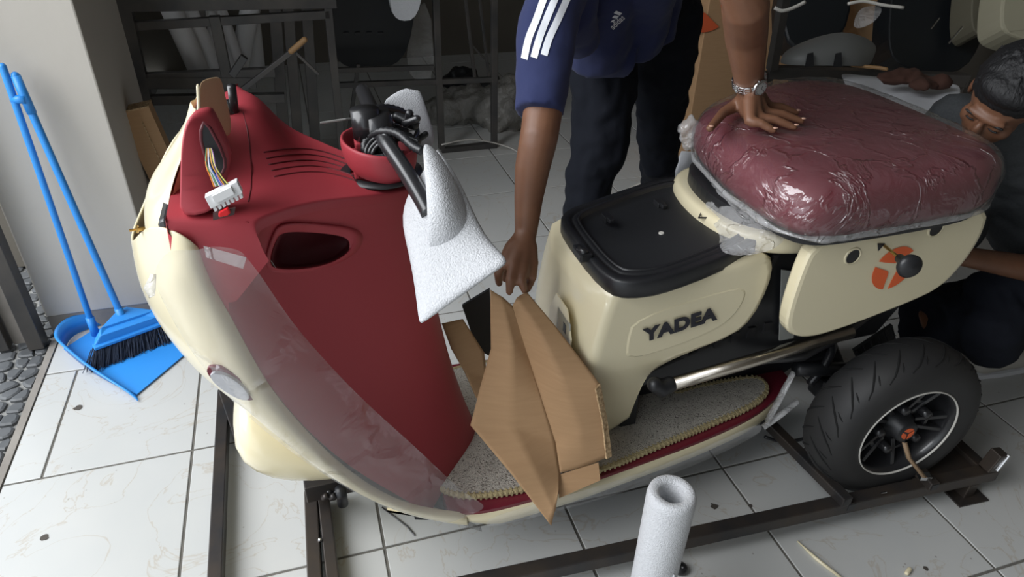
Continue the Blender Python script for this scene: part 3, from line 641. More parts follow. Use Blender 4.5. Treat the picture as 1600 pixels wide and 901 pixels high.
# ---- underbody
MB().prism([V((a, -.155, z)) for a, z in ((-.70, .43), (-.70, .47), (-.47, .54), (-.40, .76), (.04, .80), (.06, .55), (.0, .45))], V((0, .31, 0))).build('chassis_housing', BLACK, sc, bevel=.01)
MB().prism([V((a, -.018, z)) for a, z in ((-.70, .20), (-.70, .44), (.03, .46), (-.02, .32), (-.2, .20))], V((0, .036, 0))).build('chassis_web', BLACK, sc)
MB().prism([V((a, -.118, z)) for a, z in ((-.72, .27), (-.72, .44), (-.68, .46), (-.675, .27))], V((0, .236, 0))).build('leg_lining', BLACK, sc)
for i in range(9):
    a = -.64 + i * .045; MB().box(V((a, -.158, .515 + i * .006)), (.02, .006, .03)).build('heat_fin', SATIN, sc)
MB().prism([S(x, y, -.17) for x, y in ((1222, 422), (1250, 426), (1240, 528), (1218, 532))], V((0, .004, 0))).build('grey_cover_sheet', GREYP, sc)
t0 = S(1040, 603, -.205); t1 = S(1330, 517, -.215)
MB().tube([t0, t1], .0165, 20).build('side_tube', CHROME, sc, smooth=True)
MB().tube([t0 + V((-.03, 0, .012)), t0 + V((-.012, 0, -.004)), t0 + V((.01, 0, .002))], [.019, .023, .020], 16, rnd=True).build('tube_end_cap', BLACK, sc, smooth=True)
MB().tube([t1 + V((-.25, .02, -.05)), t1 + V((-.1, .03, -.08)), t1 + V((.0, .04, -.05)), t1 + V((.12, .05, .02))], .014, 12).tube(spline([S(1265, 600, -.12), S(1285, 575, -.12), S(1300, 545, -.12), S(1290, 525, -.12)], 4), .012, 12).build('frame_tube', SATIN, sc, smooth=True)
for c_, z_ in ((S(1290, 600, -.10), (.07, .06, .07)), (S(1270, 560, -.08), (.10, .05, .05)), (S(1310, 640, -.05), (.12, .05, .05))): MB().box(c_, z_).build('motor_bracket', BLACK, sc, bevel=.008)
MB().prism([S(x, y, -.13) for x, y in ((1335, 548), (1395, 508), (1400, 530), (1345, 570))], V((0, .01, 0))).build('mesh_grille', mat('grille_black', (.02, .02, .02), .5), sc)
for k in range(6): MB().tube([S(1338 + k * 11, 546 - k * 7, -.135), S(1346 + k * 11, 566 - k * 6, -.135)], .0018, 5).build('grille_wire', SATIN, sc)
MB().tube(spline([S(1195, 682, -.10), S(1225, 690, -.12), S(1262, 684, -.14)], 4), .005, 8).build('brake_hose', BLACK, sc, smooth=True)
MB().tube([V((.0, -.28, .272)), V((.0, .28, .272))], .02, 16).tube([V((-.05, -.1, .272)), V((.05, .1, .272))], .05, 12).tube([V((-.20, -.12, .35)), V((.02, -.12, .30))], .02, 10).tube([V((-.20, .12, .35)), V((.02, .12, .30))], .02, 10).build('rear_axle', BLACK, sc, smooth=True)
# ---- tail shell (cream collar under the seat) and side panels
col = [(-.30, -.20), (-.42, -.185), (-.50, -.13), (-.525, -.02), (-.52, .10), (-.49, .20), (-.42, .25), (-.30, .26)]
ch = chaikin([V((a, b, 0)) for a, b in col], 2, False)
def tz(p): return .835
MB().grid([[V((p.x + .05, p.y * .8, .775)) for p in ch], [V((p.x + .004, p.y, .772)) for p in ch], [V((p.x, p.y, .79)) for p in ch], [V((p.x + .004, p.y, .815)) for p in ch], [V((p.x + .012, p.y * .96, .822)) for p in ch], [V((p.x + .035, p.y * .88, .822)) for p in ch]]).build('seat_collar', CREAM, sc, smooth=True, sub=1)
MB().prism([V((p.x + .03, p.y * .88, .77)) for p in ch], V((0, 0, .084))).build('collar_insert', BLACK, sc)
pp = [(-.385, .835), (-.40, .78), (-.405, .64), (-.385, .595), (-.325, .572), (-.22, .585), (-.05, .625), (.04, .655), (.085, .73), (.10, .80), (.085, .868), (-.06, .862), (-.25, .852)]
pc = chaikin([V((a, 0, z)) for a, z in pp], 2); pcc = sum(pc, V()) / len(pc)
for sgn in (-1, 1):
    y_ = .25; R = []
    for (s_, o) in ((.99, -.035), (1.0, -.03), (1.0, -.008), (.985, -.002), (.95, .0)):
        R.append([V((pcc.x + (p.x - pcc.x) * s_, sgn * (y_ + o), pcc.z + (p.z - pcc.z) * s_)) for p in pc])
    m_ = MB().grid(R, True); tt = tessellate_polygon([R[-1]]); nn = len(pc); m_.f += [tuple(4 * nn + i for i in t) for t in tt]
    po = m_.build('side_panel', CREAM, sc, smooth=False)
    if sgn == -1:
        for (x, y) in ((1332, 400), (1462, 357)):
            c0 = S(x, y, -.2505); MB().lathe([(.0001, .0), (.0175, .0), (.0175, .0005)], c0 + V((0, -.0008, 0)), (0, -1, 0), 24).build('mount_hole', BLACK, po)
            MB().lathe([(.0175, .0), (.0185, .0035), (.022, .0015), (.0225, 0)], c0, (0, -1, 0), 24).build('hole_ring', CREAM, po, smooth=True)
        ec = S(1396, 419, -.2515); ex = V((1, 0, 0)); ez = V((0, 0, 1)); Rr = .057
        gaps = [math.radians(g) for g in (38, 160, 268)]
        for i in range(3):
            g0 = gaps[i] + .13; g1 = gaps[(i + 1) % 3] + (2 * PI if i == 2 else 0) - .13
            arc = [ec + ex * (Rr * math.cos(t)) + ez * (Rr * math.sin(t)) for t in [g0 + (g1 - g0) * k / 16 for k in range(17)]]
            mid = (g0 + g1) / 2; inn_ = [ec + ex * (math.cos(t) * r_) + ez * (math.sin(t) * r_) for t, r_ in ((g1 - .12, Rr * .62), (mid + .42, Rr * .33), (mid, Rr * .25), (mid - .42, Rr * .33), (g0 + .12, Rr * .62))]
            MB().prism(arc + inn_, V((0, -.0008, 0))).build('emblem_petal', ORANGE, po)
        k0 = S(1382, 384, -.25); k1 = k0 + V((.02, -.10, -.01)); k1 = S(1412, 408, -.33)
        MB().tube([k0, k1], .0035, 10).build('lock_rod', BRASS, po, smooth=True)
        kd = (k1 - k0).normalized(); MB().lathe([(.0001, -.036), (.010, -.036), (.012, -.014), (.016, -.004), (.025, .0), (.027, .008), (.021, .016), (.0001, .019)], S(1420, 415, -.345) - kd * .004, kd, 24).build('knob', BLACK, po, smooth=True)
        MB().prism([S(x, y, -.2508) for x, y in ((1371, 380), (1383, 380), (1372, 392))], V((0, -.0008, 0))).build('lock_slot', BLACK, po)
# ---- seat
so_ = [(-.47, -.245), (-.43, -.285), (-.35, -.294), (-.05, -.286), (.06, -.262), (.14, -.20), (.17, -.08), (.172, .25), (.15, .39), (.04, .45), (-.15, .40), (-.40, .27), (-.46, .15), (-.49, -.10)]
sp = chaikin([V((a, b, 0)) for a, b in so_], 2); sc0 = V((-.06, .05, 0))
def sring(s_, z, dz=0): return [V((sc0.x + (p.x - sc0.x) * s_, sc0.y + (p.y - sc0.y) * s_, z + dz)) for p in sp]
def dome(mb, top, base=True, infl=0):
    rr = [sring(.90 + infl, .868), sring(.965 + infl, .872), sring(1.0 + infl, .895), sring(1.0 + infl, .935), sring(.975 + infl, .962), sring(.92 + infl, top - .015), sring(.8 + infl, top - .004), sring(.55, top), sring(.2, top + .002)]
    mb.grid(rr, True); n = len(sp); mb.f.append(tuple(8 * n + i for i in range(n))); mb.f.append(tuple(range(n))); return mb
dome(MB(), .99).build('seat_cushion', SEATM, sc, smooth=True)
sb = MB().grid([sring(.80, .848), sring(.955, .848), sring(.965, .872), sring(.90, .876)], True); n = len(sp); sb.f += [tuple(range(n)), tuple(3 * n + i for i in range(n))]
sb.build('seat_base', BLACK, sc, smooth=False)
# ---- rear wheels
def wheel(cb, sgn, psi, cc=None):
    root = bpy.data.objects.new('rear_wheel', None); C.objects.link(root); root.parent = sc; root.empty_display_size = .05
    root.location = cb; root.rotation_euler = (0, 0, psi)
    R = .232
    prof = [(.142, 0), (.140, -.004), (.152, -.007), (.178, -.012), (.200, -.007), (.216, .006), (.225, .022), (.231, .045), (.2325, .065), (.231, .085), (.225, .108), (.216, .122), (.200, .133), (.180, .138), (.150, .132), (.140, .12)]
    prof = [(r * (1 + .028 * min(1, max(0, (r - .145) / .06))), h * sgn) for r, h in prof]
    MB().lathe(prof, (0, 0, 0), (0, 1, 0), 64).build('tyre', TIRE, root, smooth=True)
    GR = mat('tread_groove', (.004, .004, .004), .9)
    # curved tread grooves lying in the crown
    def crown(h):
        for (r0_, h0), (r1_, h1) in zip(prof, prof[1:]):
            a_, b_ = h0 * sgn, h1 * sgn
            if a_ <= h <= b_ and b_ > a_: return r0_ + (r1_ - r0_) * (h - a_) / (b_ - a_)
        return .2
    for k in range(22):
        th = 2 * PI * k / 22; pts = []; pts2 = []
        for i in range(9):
            t = i / 8; h = .004 + .066 * t; a_ = th + .34 * t ** .6; r_ = crown(h) + .0006
            pts.append(V((r_ * math.sin(a_), h * sgn, r_ * math.cos(a_))))
            h2 = .128 - .058 * t; a2 = th + .14 + .34 * t ** .6; r2 = crown(h2) + .0006
            pts2.append(V((r2 * math.sin(a2), h2 * sgn, r2 * math.cos(a2))))
        rs = [.0008 + .0022 * math.sin(PI * (.1 + .85 * i / 8)) for i in range(9)]
        MB().tube(pts, rs, 6).build('tread_groove', GR, root); MB().tube(pts2, rs, 6).build('tread_groove', GR, root)
        pts3 = [V((( crown(.012 + .02 * t) + .0004) * math.sin(th + .20 + .06 * t), (.012 + .02 * t) * sgn, (crown(.012 + .02 * t) + .0004) * math.cos(th + .20 + .06 * t))) for t in (0, .5, 1)]
        MB().tube(pts3, [.001, .0022, .001], 6).build('tread_sipe', GR, root)
    MB().lathe([(.1405, -.004 * sgn), (.142, -.0078 * sgn), (.1438, -.0082 * sgn), (.145, -.005 * sgn)], (0, 0, 0), (0, 1, 0), 64).build('white_line_ring', LINEW, root, smooth=True)
    rim = MB().lathe([(.142, -.003 * sgn), (.138, .0), (.133, .012 * sgn), (.128, .05 * sgn), (.128, .10 * sgn), (.05, .10 * sgn)], (0, 0, 0), (0, 1, 0), 48).build('rim', SATIN, root, smooth=True)
    for k in range(5):
        th = 2 * PI * k / 5 + .35; d = V((math.sin(th), 0, math.cos(th))); s_ = V((math.cos(th), 0, -math.sin(th)))
        for q in (-1, 1): MB().bar(d * .05 + s_ * (q * .012) + V((0, .040 * sgn, 0)), d * .132 + s_ * (q * .024) + V((0, .02 * sgn, 0)), .012, .018, upv=(0, 1, 0)).build('spoke', SATIN, root, bevel=.002)
        MB().bar(d * .085 - s_ * .016 + V((0, .034 * sgn, 0)), d * .085 + s_ * .016 + V((0, .034 * sgn, 0)), .010, .012, upv=(0, 1, 0)).build('spoke_bridge', SATIN, root)
        th2 = th + PI / 5; d2 = V((math.sin(th2), 0, math.cos(th2)))
        MB().lathe([(.0001, 0), (.011, 0), (.013, .012 * sgn), (.016, .03 * sgn), (.020, .06 * sgn)], d2 * .072 + V((0, .008 * sgn, 0)), (0, 1, 0), 14).build('wheel_nut', SATIN, root, smooth=True)
    MB().lathe([(.0001, -.002 * sgn), (.026, -.002 * sgn), (.032, .002 * sgn), (.034, .02 * sgn), (.044, .03 * sgn), (.05, .07 * sgn)], (0, 0, 0), (0, 1, 0), 28).build('hub_cap', BLACK, root, smooth=True)
    for i in range(3):
        g0 = math.radians(30 + 120 * i) + .14; g1 = g0 + 2 * PI / 3 - .28; rr_ = .0185
        arc = [V((rr_ * 1.0 * math.cos(t), -.0022 * sgn, rr_ * math.sin(t))) for t in [g0 + (g1 - g0) * k / 8 for k in range(9)]]
        mid = (g0 + g1) / 2; arc += [V((math.cos(mid) * .004, -.0022 * sgn, math.sin(mid) * .004))]
        MB().prism(arc, V((0, -.0012 * sgn, 0))).build('hub_emblem', ORANGE, root)
    return root
wheel(V((.002, -.345, WC.z - .006)), 1, math.radians(-2.5)); 
MB_w = wheel(V((0, .33, WC.z)), -1, 0)
for o in MB_w.children: 
    if 'tread' in o.name or 'hub_emblem' in o.name: bpy.data.objects.remove(o, do_unlink=True)

# ================================================================== FILMS, FOAM, CARDBOARD
def wmesh(name, pts_rows, m, label, cat, closeu=False, group=None, **k):
    return tag(MB().grid(pts_rows, closeu).build(name, m, None, **k), label, cat, group)
def SW(x, y, b): return W(S(x, y, b))
# clear film taped over the near edge of the leg shield
fr = [
 [SW(262, 388, -.285), SW(300, 392, -.295), SW(318, 388, -.30), SW(330, 384, -.30), SW(376, 388, -.30)],
 [SW(240, 420, -.26), SW(280, 415, -.29), SW(315, 414, -.295), SW(350, 403, -.295), SW(386, 404, -.29)],
 [SW(243, 450, -.25), SW(290, 470, -.285), SW(335, 455, -.295), SW(375, 445, -.28), SW(410, 432, -.255)],
 [SW(280, 520, -.255), SW(330, 540, -.285), SW(380, 535, -.29), SW(420, 510, -.27), SW(452, 500, -.245)],
 [SW(320, 580, -.262), SW(375, 605, -.288), SW(430, 600, -.29), SW(475, 575, -.268), SW(510, 565, -.24)],
 [SW(375, 640, -.268), SW(430, 662, -.288), SW(485, 665, -.288), SW(530, 632, -.262), SW(560, 618, -.235)],
 [SW(440, 695, -.27), SW(490, 715, -.29), SW(540, 722, -.285), SW(590, 690, -.26), SW(615, 668, -.235)],
 [SW(510, 745, -.275), SW(560, 762, -.29), SW(605, 765, -.285), SW(645, 735, -.262), SW(668, 715, -.24)],
 [SW(590, 790, -.28), SW(630, 800, -.292), SW(665, 795, -.288), SW(700, 778, -.27), SW(722, 770, -.255)],
 [SW(680, 815, -.285), SW(700, 818, -.294), SW(725, 808, -.29), SW(745, 800, -.28), SW(765, 790, -.27)],
]
wmesh('protective_film', fr, FILM, 'long clear plastic film hanging over the red and cream edge of the leg shield', 'plastic film', smooth=True, sub=2)
tp0 = [SW(318, 384, -.302), SW(385, 402, -.302)]; tp1 = [SW(322, 402, -.303), SW(380, 420, -.303)]
tag(MB().grid([tp0, tp1]).build('tape_strip', BAGF, None, solid=.0006), 'short clear adhesive tape strip holding the film at the top of the leg shield', 'tape')
tag(MB().grid([[SW(236, 428, -.27), SW(244, 428, -.275)], [SW(224, 450, -.28), SW(243, 452, -.285)], [SW(233, 466, -.285), SW(241, 462, -.29)]]).build('film_tab', BAGF, None, smooth=True, solid=.001), 'small folded flap of clear tape sticking out left of the cream cowl', 'tape')
# clear wrap round the seat: slightly inflated and wrinkled
random.seed(5)
def wr(p, k, amp=.006):
    return V((p.x + amp * math.sin(37 * p.y + 3 * k) * .7, p.y + amp * math.sin(41 * p.x + 2 * k) * .7, p.z + amp * .6 * math.sin(29 * (p.x + p.y) + k)))
sw = MB(); rr = [sring(.95, .866), sring(1.0, .872), sring(1.02, .895), sring(1.02, .935), sring(.99, .966), sring(.94, .985), sring(.82, .996), sring(.55, .999), sring(.2, 1.0)]
rr = [[W(wr(p, i, .006 if i < 5 else .002)) for p in r] for i, r in enumerate(rr)]
sw.grid(rr, True); sw.f.append(tuple(8 * len(sp) + i for i in range(len(sp))))
so2 = tag(sw.build('seat_wrap', WRAP, None, smooth=True, sub=2), 'crinkled clear plastic wrap around the maroon seat', 'plastic wrap')
tx = bpy.data.textures.new('crinkle', 'CLOUDS'); tx.noise_scale = .045; tx.noise_depth = 2
dm = so2.modifiers.new('crinkle', 'DISPLACE'); dm.texture = tx; dm.strength = .007; dm.mid_level = .35
# gathered lip of the wrap along the seat bottom
gl = []
for j, (o_, z_) in enumerate(((1.0, .880), (1.012, .873), (1.012, .866), (.98, .862), (.95, .866))):
    gl.append([W(wr(p, j * 2, .005)) for p in sring(o_, z_)])
gw = tag(MB().grid(gl, True).build('gathered_wrap_hem', BAGF, None, smooth=True, sub=1), 'bunched cloudy hem of plastic wrap gathered under the seat rim', 'plastic wrap')
dm = gw.modifiers.new('crinkle', 'DISPLACE'); dm.texture = tx; dm.strength = .010; dm.mid_level = .5
kb = MB(); random.seed(8)
for k in range(7): kb.ell(SW(1082 + random.uniform(-10, 12), 208 + random.uniform(-14, 16), .24), (random.uniform(.015, .03), .02, random.uniform(.015, .03)), None, 10, 7)
kbo = remesh(tag(kb.build('wrap_knot', BAGF, None, smooth=True), 'gathered knot of clear wrap at the left corner of the seat', 'plastic wrap'), .006, 2, (.02, .02))
# bag draped over the cream collar
bgp = [[W(SZ(x, y, z)) for x, y, z in r] for r in (((1078, 285, .82), (1100, 272, .85), (1140, 276, .85)), ((1090, 308, .815), (1118, 300, .86), (1165, 300, .86)), ((1110, 335, .81), (1150, 330, .86), (1195, 325, .86)), ((1130, 368, .80), (1178, 362, .85), (1225, 355, .85)), ((1120, 402, .795), (1180, 402, .825), (1228, 382, .83)))]
bo = wmesh('crumpled_wrap', bgp, BAGF, 'crumpled clear wrap draped over the cream collar between seat and black lid', 'plastic wrap', smooth=True, sub=3)
dm = bo.modifiers.new('crinkle', 'DISPLACE'); dm.texture = tx; dm.strength = .025; dm.mid_level = .3
# film tails at the rear of the footboard
def tail(px, label):
    a, b = px; d = (SW(b[0], b[1], -.2) - SW(a[0], a[1], -.2)); n = V((0, 0, 1)).cross(d).normalized() * .009
    p, q = SW(a[0], a[1], -.2), SW(b[0], b[1], -.2)
    tag(MB().grid([[p - n, p + V((0, 0, .004)), p + n], [(p + q) / 2 - n * 1.2, (p + q) / 2 + V((0, 0, .006)), (p + q) / 2 + n * 1.1], [q - n * .9, q + V((0, 0, .004)), q + n]]).build('film_tail', BAGF, None, smooth=True, solid=.0008), label, 'plastic film')
tail(((1198, 660), (1240, 582)), 'upright clear film tail sticking up behind the rear of the footboard')
tail(((1192, 668), (1246, 627)), 'lower clear film tail pointing right toward the rear tyre')
tail(((715, 812), (752, 826)), 'short clear film tail hanging from the front lower edge of the footboard')
ff = [[SW(x, y - 8, -.29), SW(x, y + 3, -.297), SW(x, y + 13, -.29)] for x, y in ((760, 815), (900, 778), (1000, 748), (1100, 708), (1190, 665))]
wmesh('skirt_film', ff, FILM, 'clear film still stuck along the cream edge of the footboard', 'plastic film', smooth=True, sub=1)

# foam sleeves on the bar ends
def sleeve(name, rings, label, extra=None):
    rr = []; N = 20; cam_l = loc(CAM)
    for (l, r, b, th) in rings:
        L = S(l[0], l[1], b); R = S(r[0], r[1], b); c = (L + R) / 2; h = (R - L) / 2; nrm = (cam_l - c).normalized(); nrm = (nrm - h.normalized() * nrm.dot(h.normalized())).normalized()
        rr.append([W(c + h * math.copysign(abs(math.cos(t)) ** .85, math.cos(t)) + nrm * (th * math.copysign(abs(math.sin(t)) ** .8, math.sin(t)))) for t in [2 * PI * k / N for k in range(N)]])
    m = MB().grid(rr, True); e = (len(rr) - 1) * N
    # closed flat end with rounded lip
    cen = sum(rr[-1], V()) / N; m.add([], []); inner = [cen + (p - cen) * .80 for p in rr[-1]]
    m.v += inner; m.f += [(e + j, e + (j + 1) % N, e + N + (j + 1) % N, e + N + j) for j in range(N)]
    m.f.append(tuple(e + N + j for j in range(N)))
    return tag(m.build(name, FOAM, None, smooth=True, sub=1), label, 'foam')
f1o = sleeve('foam_sleeve', [((640, 300), (684, 232), -.12, .012), ((630, 322), (708, 262), -.16, .026), ((627, 352), (730, 305), -.21, .036), ((638, 395), (748, 348), -.26, .040), ((648, 450), (768, 380), -.31, .036), ((653, 500), (794, 403), -.37, .022), ((656, 508), (792, 412), -.378, .010)], 'large white foam sleeve wrapped over the near handlebar grip')
# overlapping front flap hiding the bar end
fl = [[SW(659, 219, -.13), SW(672, 222, -.135), SW(686, 236, -.135)], [SW(661, 255, -.19), SW(680, 255, -.20), SW(704, 262, -.18)], [SW(663, 290, -.235), SW(690, 285, -.255), SW(724, 300, -.225)], [SW(665, 326, -.275), SW(700, 325, -.295), SW(742, 345, -.262)], [SW(666, 380, -.30), SW(706, 385, -.315), SW(752, 372, -.285)], [SW(668, 440, -.29), SW(712, 445, -.30), SW(756, 410, -.28)]]
MB().grid([[p - f1o.location for p in r] for r in fl]).build('foam_flap', FOAM, f1o, smooth=True, sub=2, solid=.007)
sleeve('foam_sleeve', [((612, 205), (672, 232), .06, .012), ((606, 180), (679, 222), .13, .03), ((600, 166), (676, 200), .20, .036), ((600, 156), (668, 176), .28, .032), ((622, 142), (660, 150), .35, .016), ((634, 138), (656, 142), .36, .008)], 'smaller white foam sleeve wrapped over the far handlebar grip')

# standing foam tube in the foreground
tp_ = onz(1051, 768, .5); tb = V((tp_.x - .002, tp_.y + .004, 0.0))
ft = thing('foam_tube', 'white hollow foam tube standing upright on the tiles in the foreground', 'foam tube', tb)
d_ = (tp_ - tb); pr = []
MB().lathe([(.026, .0), (.046, .0), (.048, .01), (.047, .25), (.0485, .485), (.046, .497), (.040, .502), (.028, .500), (.0245, .494), (.024, .46), (.0235, .25), (.023, 0)], (0, 0, 0), d_, 40).build('wall', FOAM, ft, smooth=True)
MB().prism([V((.047 * math.cos(a), .047 * math.sin(a), z)) * 1.0 for a, z in ((-1.05, .30), (-.85, .22), (-.95, .05), (-1.15, .05))], V((.004, -.006, 0))).build('torn_lip', FOAM, ft)

# folded cardboard on the footboard
def card(name, quads, label, th=.004, mod=BROWNCARD):
    m = MB()
    for r in quads: m.grid(r)
    o = tag(m.build(name, mod, None, smooth=True), label, 'cardboard'); u_ = o.modifiers.new('sub', 'SUBSURF'); u_.levels = u_.render_levels = 3; u_.subdivision_type = 'SIMPLE'; q_ = o.modifiers.new('solid', 'SOLIDIFY'); q_.thickness = th; o.data.materials.append(CARDEDGE); o.modifiers['solid'].material_offset_rim = 1
    return o
def cg(rows): return rows
leftp = [[SW(766, 452, -.03), SW(782, 462, -.04), SW(800, 478, -.05)],
         [SW(768, 545, -.08), SW(800, 535, -.10), SW(826, 560, -.11)],
         [SW(752, 600, -.12), SW(800, 600, -.15), SW(846, 620, -.17)],
         [SW(735, 664, -.16), SW(800, 665, -.19), SW(868, 690, -.22)],
         [SW(800, 742, -.27), SW(835, 735, -.27), SW(874, 738, -.265)],
         [SW(861, 820, -.34), SW(866, 800, -.33), SW(872, 775, -.31)]]
cb1 = card('cardboard_sheet', [leftp], 'folded brown cardboard sheet, pointed toward the floor, held by the standing man')
right = [[SW(800, 478, -.05), SW(808, 465, -.04), SW(822, 456, -.03)],
         [SW(826, 560, -.11), SW(845, 520, -.12), SW(872, 516, -.12)],
         [SW(846, 620, -.17), SW(880, 596, -.20), SW(936, 598, -.225)],
         [SW(868, 690, -.22), SW(905, 665, -.235), SW(946, 655, -.24)],
         [SW(874, 738, -.265), SW(912, 728, -.265), SW(954, 710, -.265)]]
m2 = MB().grid(right).build('folded_wing', BROWNCARD, cb1, smooth=True); u_ = m2.modifiers.new('sub', 'SUBSURF'); u_.levels = u_.render_levels = 3; u_.subdivision_type = 'SIMPLE'; q_ = m2.modifiers.new('solid', 'SOLIDIFY'); q_.thickness = .004; m2.data.materials.append(CARDEDGE); m2.modifiers['solid'].material_offset_rim = 1
wing2 = [[SW(936, 598, -.226), SW(929, 607, -.232)], [SW(947, 655, -.241), SW(940, 660, -.247)], [SW(954, 711, -.266), SW(946, 716, -.27)]]
MB().grid(wing2).build('folded_edge', CARDEDGE, cb1, solid=.005)
flap = [[SW(872, 742, -.27), SW(935, 722, -.27)], [SW(874, 778, -.30), SW(938, 750, -.30)]]
m3 = MB().grid(flap).build('lower_flap', BROWNCARD, cb1, solid=.004); m3.data.materials.append(CARDEDGE); m3.modifiers['solid'].material_offset_rim = 1
c2 = [[SW(690, 505, .03), SW(722, 498, .05)], [SW(705, 545, .02), SW(756, 550, .02)], [SW(725, 580, -.0), SW(760, 590, .0)], [SW(744, 622, -.04), SW(750, 620, -.04)]]
card('cardboard_scrap', [c2], 'narrow cardboard scrap behind the near foam sleeve, leaning on the leg shield')
tag(MB().prism([SW(x, y, .16) for x, y in ((722, 478), (765, 452), (772, 560), (745, 545))], V((0, .01, 0))).build('black_board', BLACK, None), 'dark board standing behind the brown cardboard sheet', 'board')

# ================================================================== CART of square steel tube
ct = thing('steel_cart', 'low black steel frame cart on the tiles under the tricycle', 'cart', onz(1310, 790, 0))
def cbar(p, q, w_=.04, h_=None, name='frame_bar', m=RUST):
    return MB().bar(p - ct.location, q - ct.location, w_, h_).build(name, m, ct, bevel=.003)
zb = .075
A0 = onz(800, 892, zb + .02); A1 = onz(1556, 728, zb + .02)
A0.z = A1.z = zb; dirA = (A1 - A0).normalized()
cbar(A0 - dirA * .5, A1, .036, .04)
nA = V((-dirA.y, dirA.x, 0))
B1 = onz(1318, 780, zb + .03); B1.z = zb + .035
cbar(B1 - nA * .015, onz(1195, 655, .10), .03, .03)
for dx_ in (0,):                     # open end of the cross tube
    MB().box(B1 - nA * .0305 - ct.location, (.022, .002, .022), (dirA, nA, V((0, 0, 1)))).build('tube_mouth', BLACK, ct)
E1 = A1 - dirA * .03
cbar(E1, E1 + nA * .30, .036, .04); cbar(E1 + nA * .30 - dirA * .25, E1 + nA * .30, .036, .04)
MB().prism([E1 - dirA * .18 + nA * .02 - ct.location, E1 + nA * .02 - ct.location, E1 + nA * .22 - ct.location, E1 - dirA * .12 + nA * .22 - ct.location], V((0, 0, .006))).build('wheel_plate', RUST, ct)
cbar(E1 + V((0, 0, .02)), E1 + V((.012, 0, .085)), .035, .035, 'socket'); cbar(E1 + V((.01, -.02, .03)) , E1 + V((.03, -.01, .085)), .01, .01, 'bolt', STEELW)
Lg = A1 - dirA * .07; Lg.z = 0
cbar(V((Lg.x, Lg.y, .0)), V((Lg.x, Lg.y, zb - .02)), .035, .035, 'leg'); MB().box(V((Lg.x, Lg.y, .003)) - ct.location, (.10, .08, .005), (dirA, nA, V((0, 0, 1)))).build('foot_plate', RUST, ct)
Kb = onz(1452, 752, zb + .03); Kb.z = zb + .03
cbar(Kb - nA * .02, Kb + nA * .04, .028, .028, 'stub'); MB().box(Kb - nA * .0205 - ct.location, (.02, .002, .02), (dirA, nA, V((0, 0, 1)))).build('tube_mouth', BLACK, ct)
MB().box(Kb + V((-.02, .0, .02)) - ct.location, (.03, .02, .012)).build('clamp', STEELW, ct)
# bars at the left, across the cart
for (p, q, ww) in ((onz(337, 901, .04), onz(350, 612, .04), .034), (onz(492, 901, .04), onz(486, 770, .04), .034), (onz(520, 901, .04), onz(505, 770, .04), .030)):
    d = (q - p).normalized(); p2 = p - d * .6; p2.z = q.z = .035; cbar(p2, q, ww, .04)
for (p, q) in ((onz(352, 640, .04), onz(372, 637, .04)), (onz(350, 612, .05), onz(376, 690, .05))): cbar(p, q, .03, .03)
pb = onz(488, 762, .12); cbar(pb + V((-.02, 0, 0)), pb + V((.12, .05, .0)), .06, .055, 'stand_box'); cbar(pb + V((.02, .05, -.02)), V((pb.x + .02, pb.y + .05, .03)), .04, .04, 'leg')
cy_ = onz(534, 775, .12)
MB().tube([cy_ + V((0, 0, -.03)) - ct.location, cy_ + V((0, 0, .03)) - ct.location], .014, 16).build('clamp_barrel', BLACK, ct, smooth=True)
for k in range(5):
    p = onz(505 + 6 * k, 778 - (k % 2) * 12, .12); MB().tube([p - ct.location, p + V((.012, 0, .012 * (-1) ** k)) - ct.location], .008, 10).build('clamp_bolt', SATIN if k % 2 else RUST, ct, smooth=True)
for (x, y) in ((500, 843),): p = onz(x, y, .057); MB().ell(p - ct.location, .006).build('weld_bead', STEELW, ct, smooth=True)
MB().prism([A0 + dirA * 1.02 + V((0, -.01, .03)) - ct.location, A0 + dirA * 1.04 + V((0, -.01, .03)) - ct.location, A0 + dirA * 1.04 + V((0, -.01, .026)) - ct.location], V((0, -.004, 0))).build('weld_spatter', STEELW, ct)
# brown tape strip tying the wheel to the cart
ts = [W(S(1413, 690, -.345)), W(S(1420, 715, -.355)), Kb + V((-.03, -.012, .03))]
tag(MB().grid([[p + V((-.006, 0, 0)), p + V((0, -.004, 0)), p + V((.006, 0, 0))] for p in ts]).build('tie_strap', mat('brown_strap', (.33, .22, .13), .6), None, solid=.002, smooth=True), 'twisted brown strap tying the rear wheel hub to the cart', 'strap')
# floor clutter
tag(MB().grid([[onz(470 + 0, 0 + 0, 0)] * 2] * 2).build('x', RUST) if False else MB().tube([onz(597, 792, .003), onz(636, 822, .003), onz(648, 836, .003)], .002, 6).build('wire_offcut', SATIN, None), 'thin black wire offcut lying on the tiles below the cream cowl', 'wire')
tag(MB().tube([onz(1246, 845, .004), onz(1275, 872, .004), onz(1315, 903, .004)], [.002, .005, .004], 8).build('plastic_strip', CREAM, None, smooth=True), 'long cream plastic strip lying on the floor at the lower right', 'strip')
tag(MB().tube([onz(1417, 895, .005), onz(1421, 889, .006)], .006, 8, rnd=True).build('cream_plug', CREAM, None, smooth=True), 'tiny cream plug on the tile at the bottom right edge', 'plug')
def blot(x, y, r, lbl, col=None):
    c = onz(x, y, .0008); n = 11; random.seed(int(x)); pts = [c + V((math.cos(t) * r * random.uniform(.6, 1.2), math.sin(t) * r * random.uniform(.5, 1.1), 0)) for t in [2 * PI * k / n for k in range(n)]]
    tag(MB().prism(pts, V((0, 0, .0008))).build('dried_spot', mat('dried_mud', (.07, .06, .05), .8), None), lbl, 'stain')
blot(1116, 790, .012, 'dark dried spot just right of the standing foam tube'); blot(1167, 813, .013, 'dark dried blot touching the near side of the long cart bar'); blot(1172, 790, .007, 'small dried speck beside the tile joint behind the cart bar')
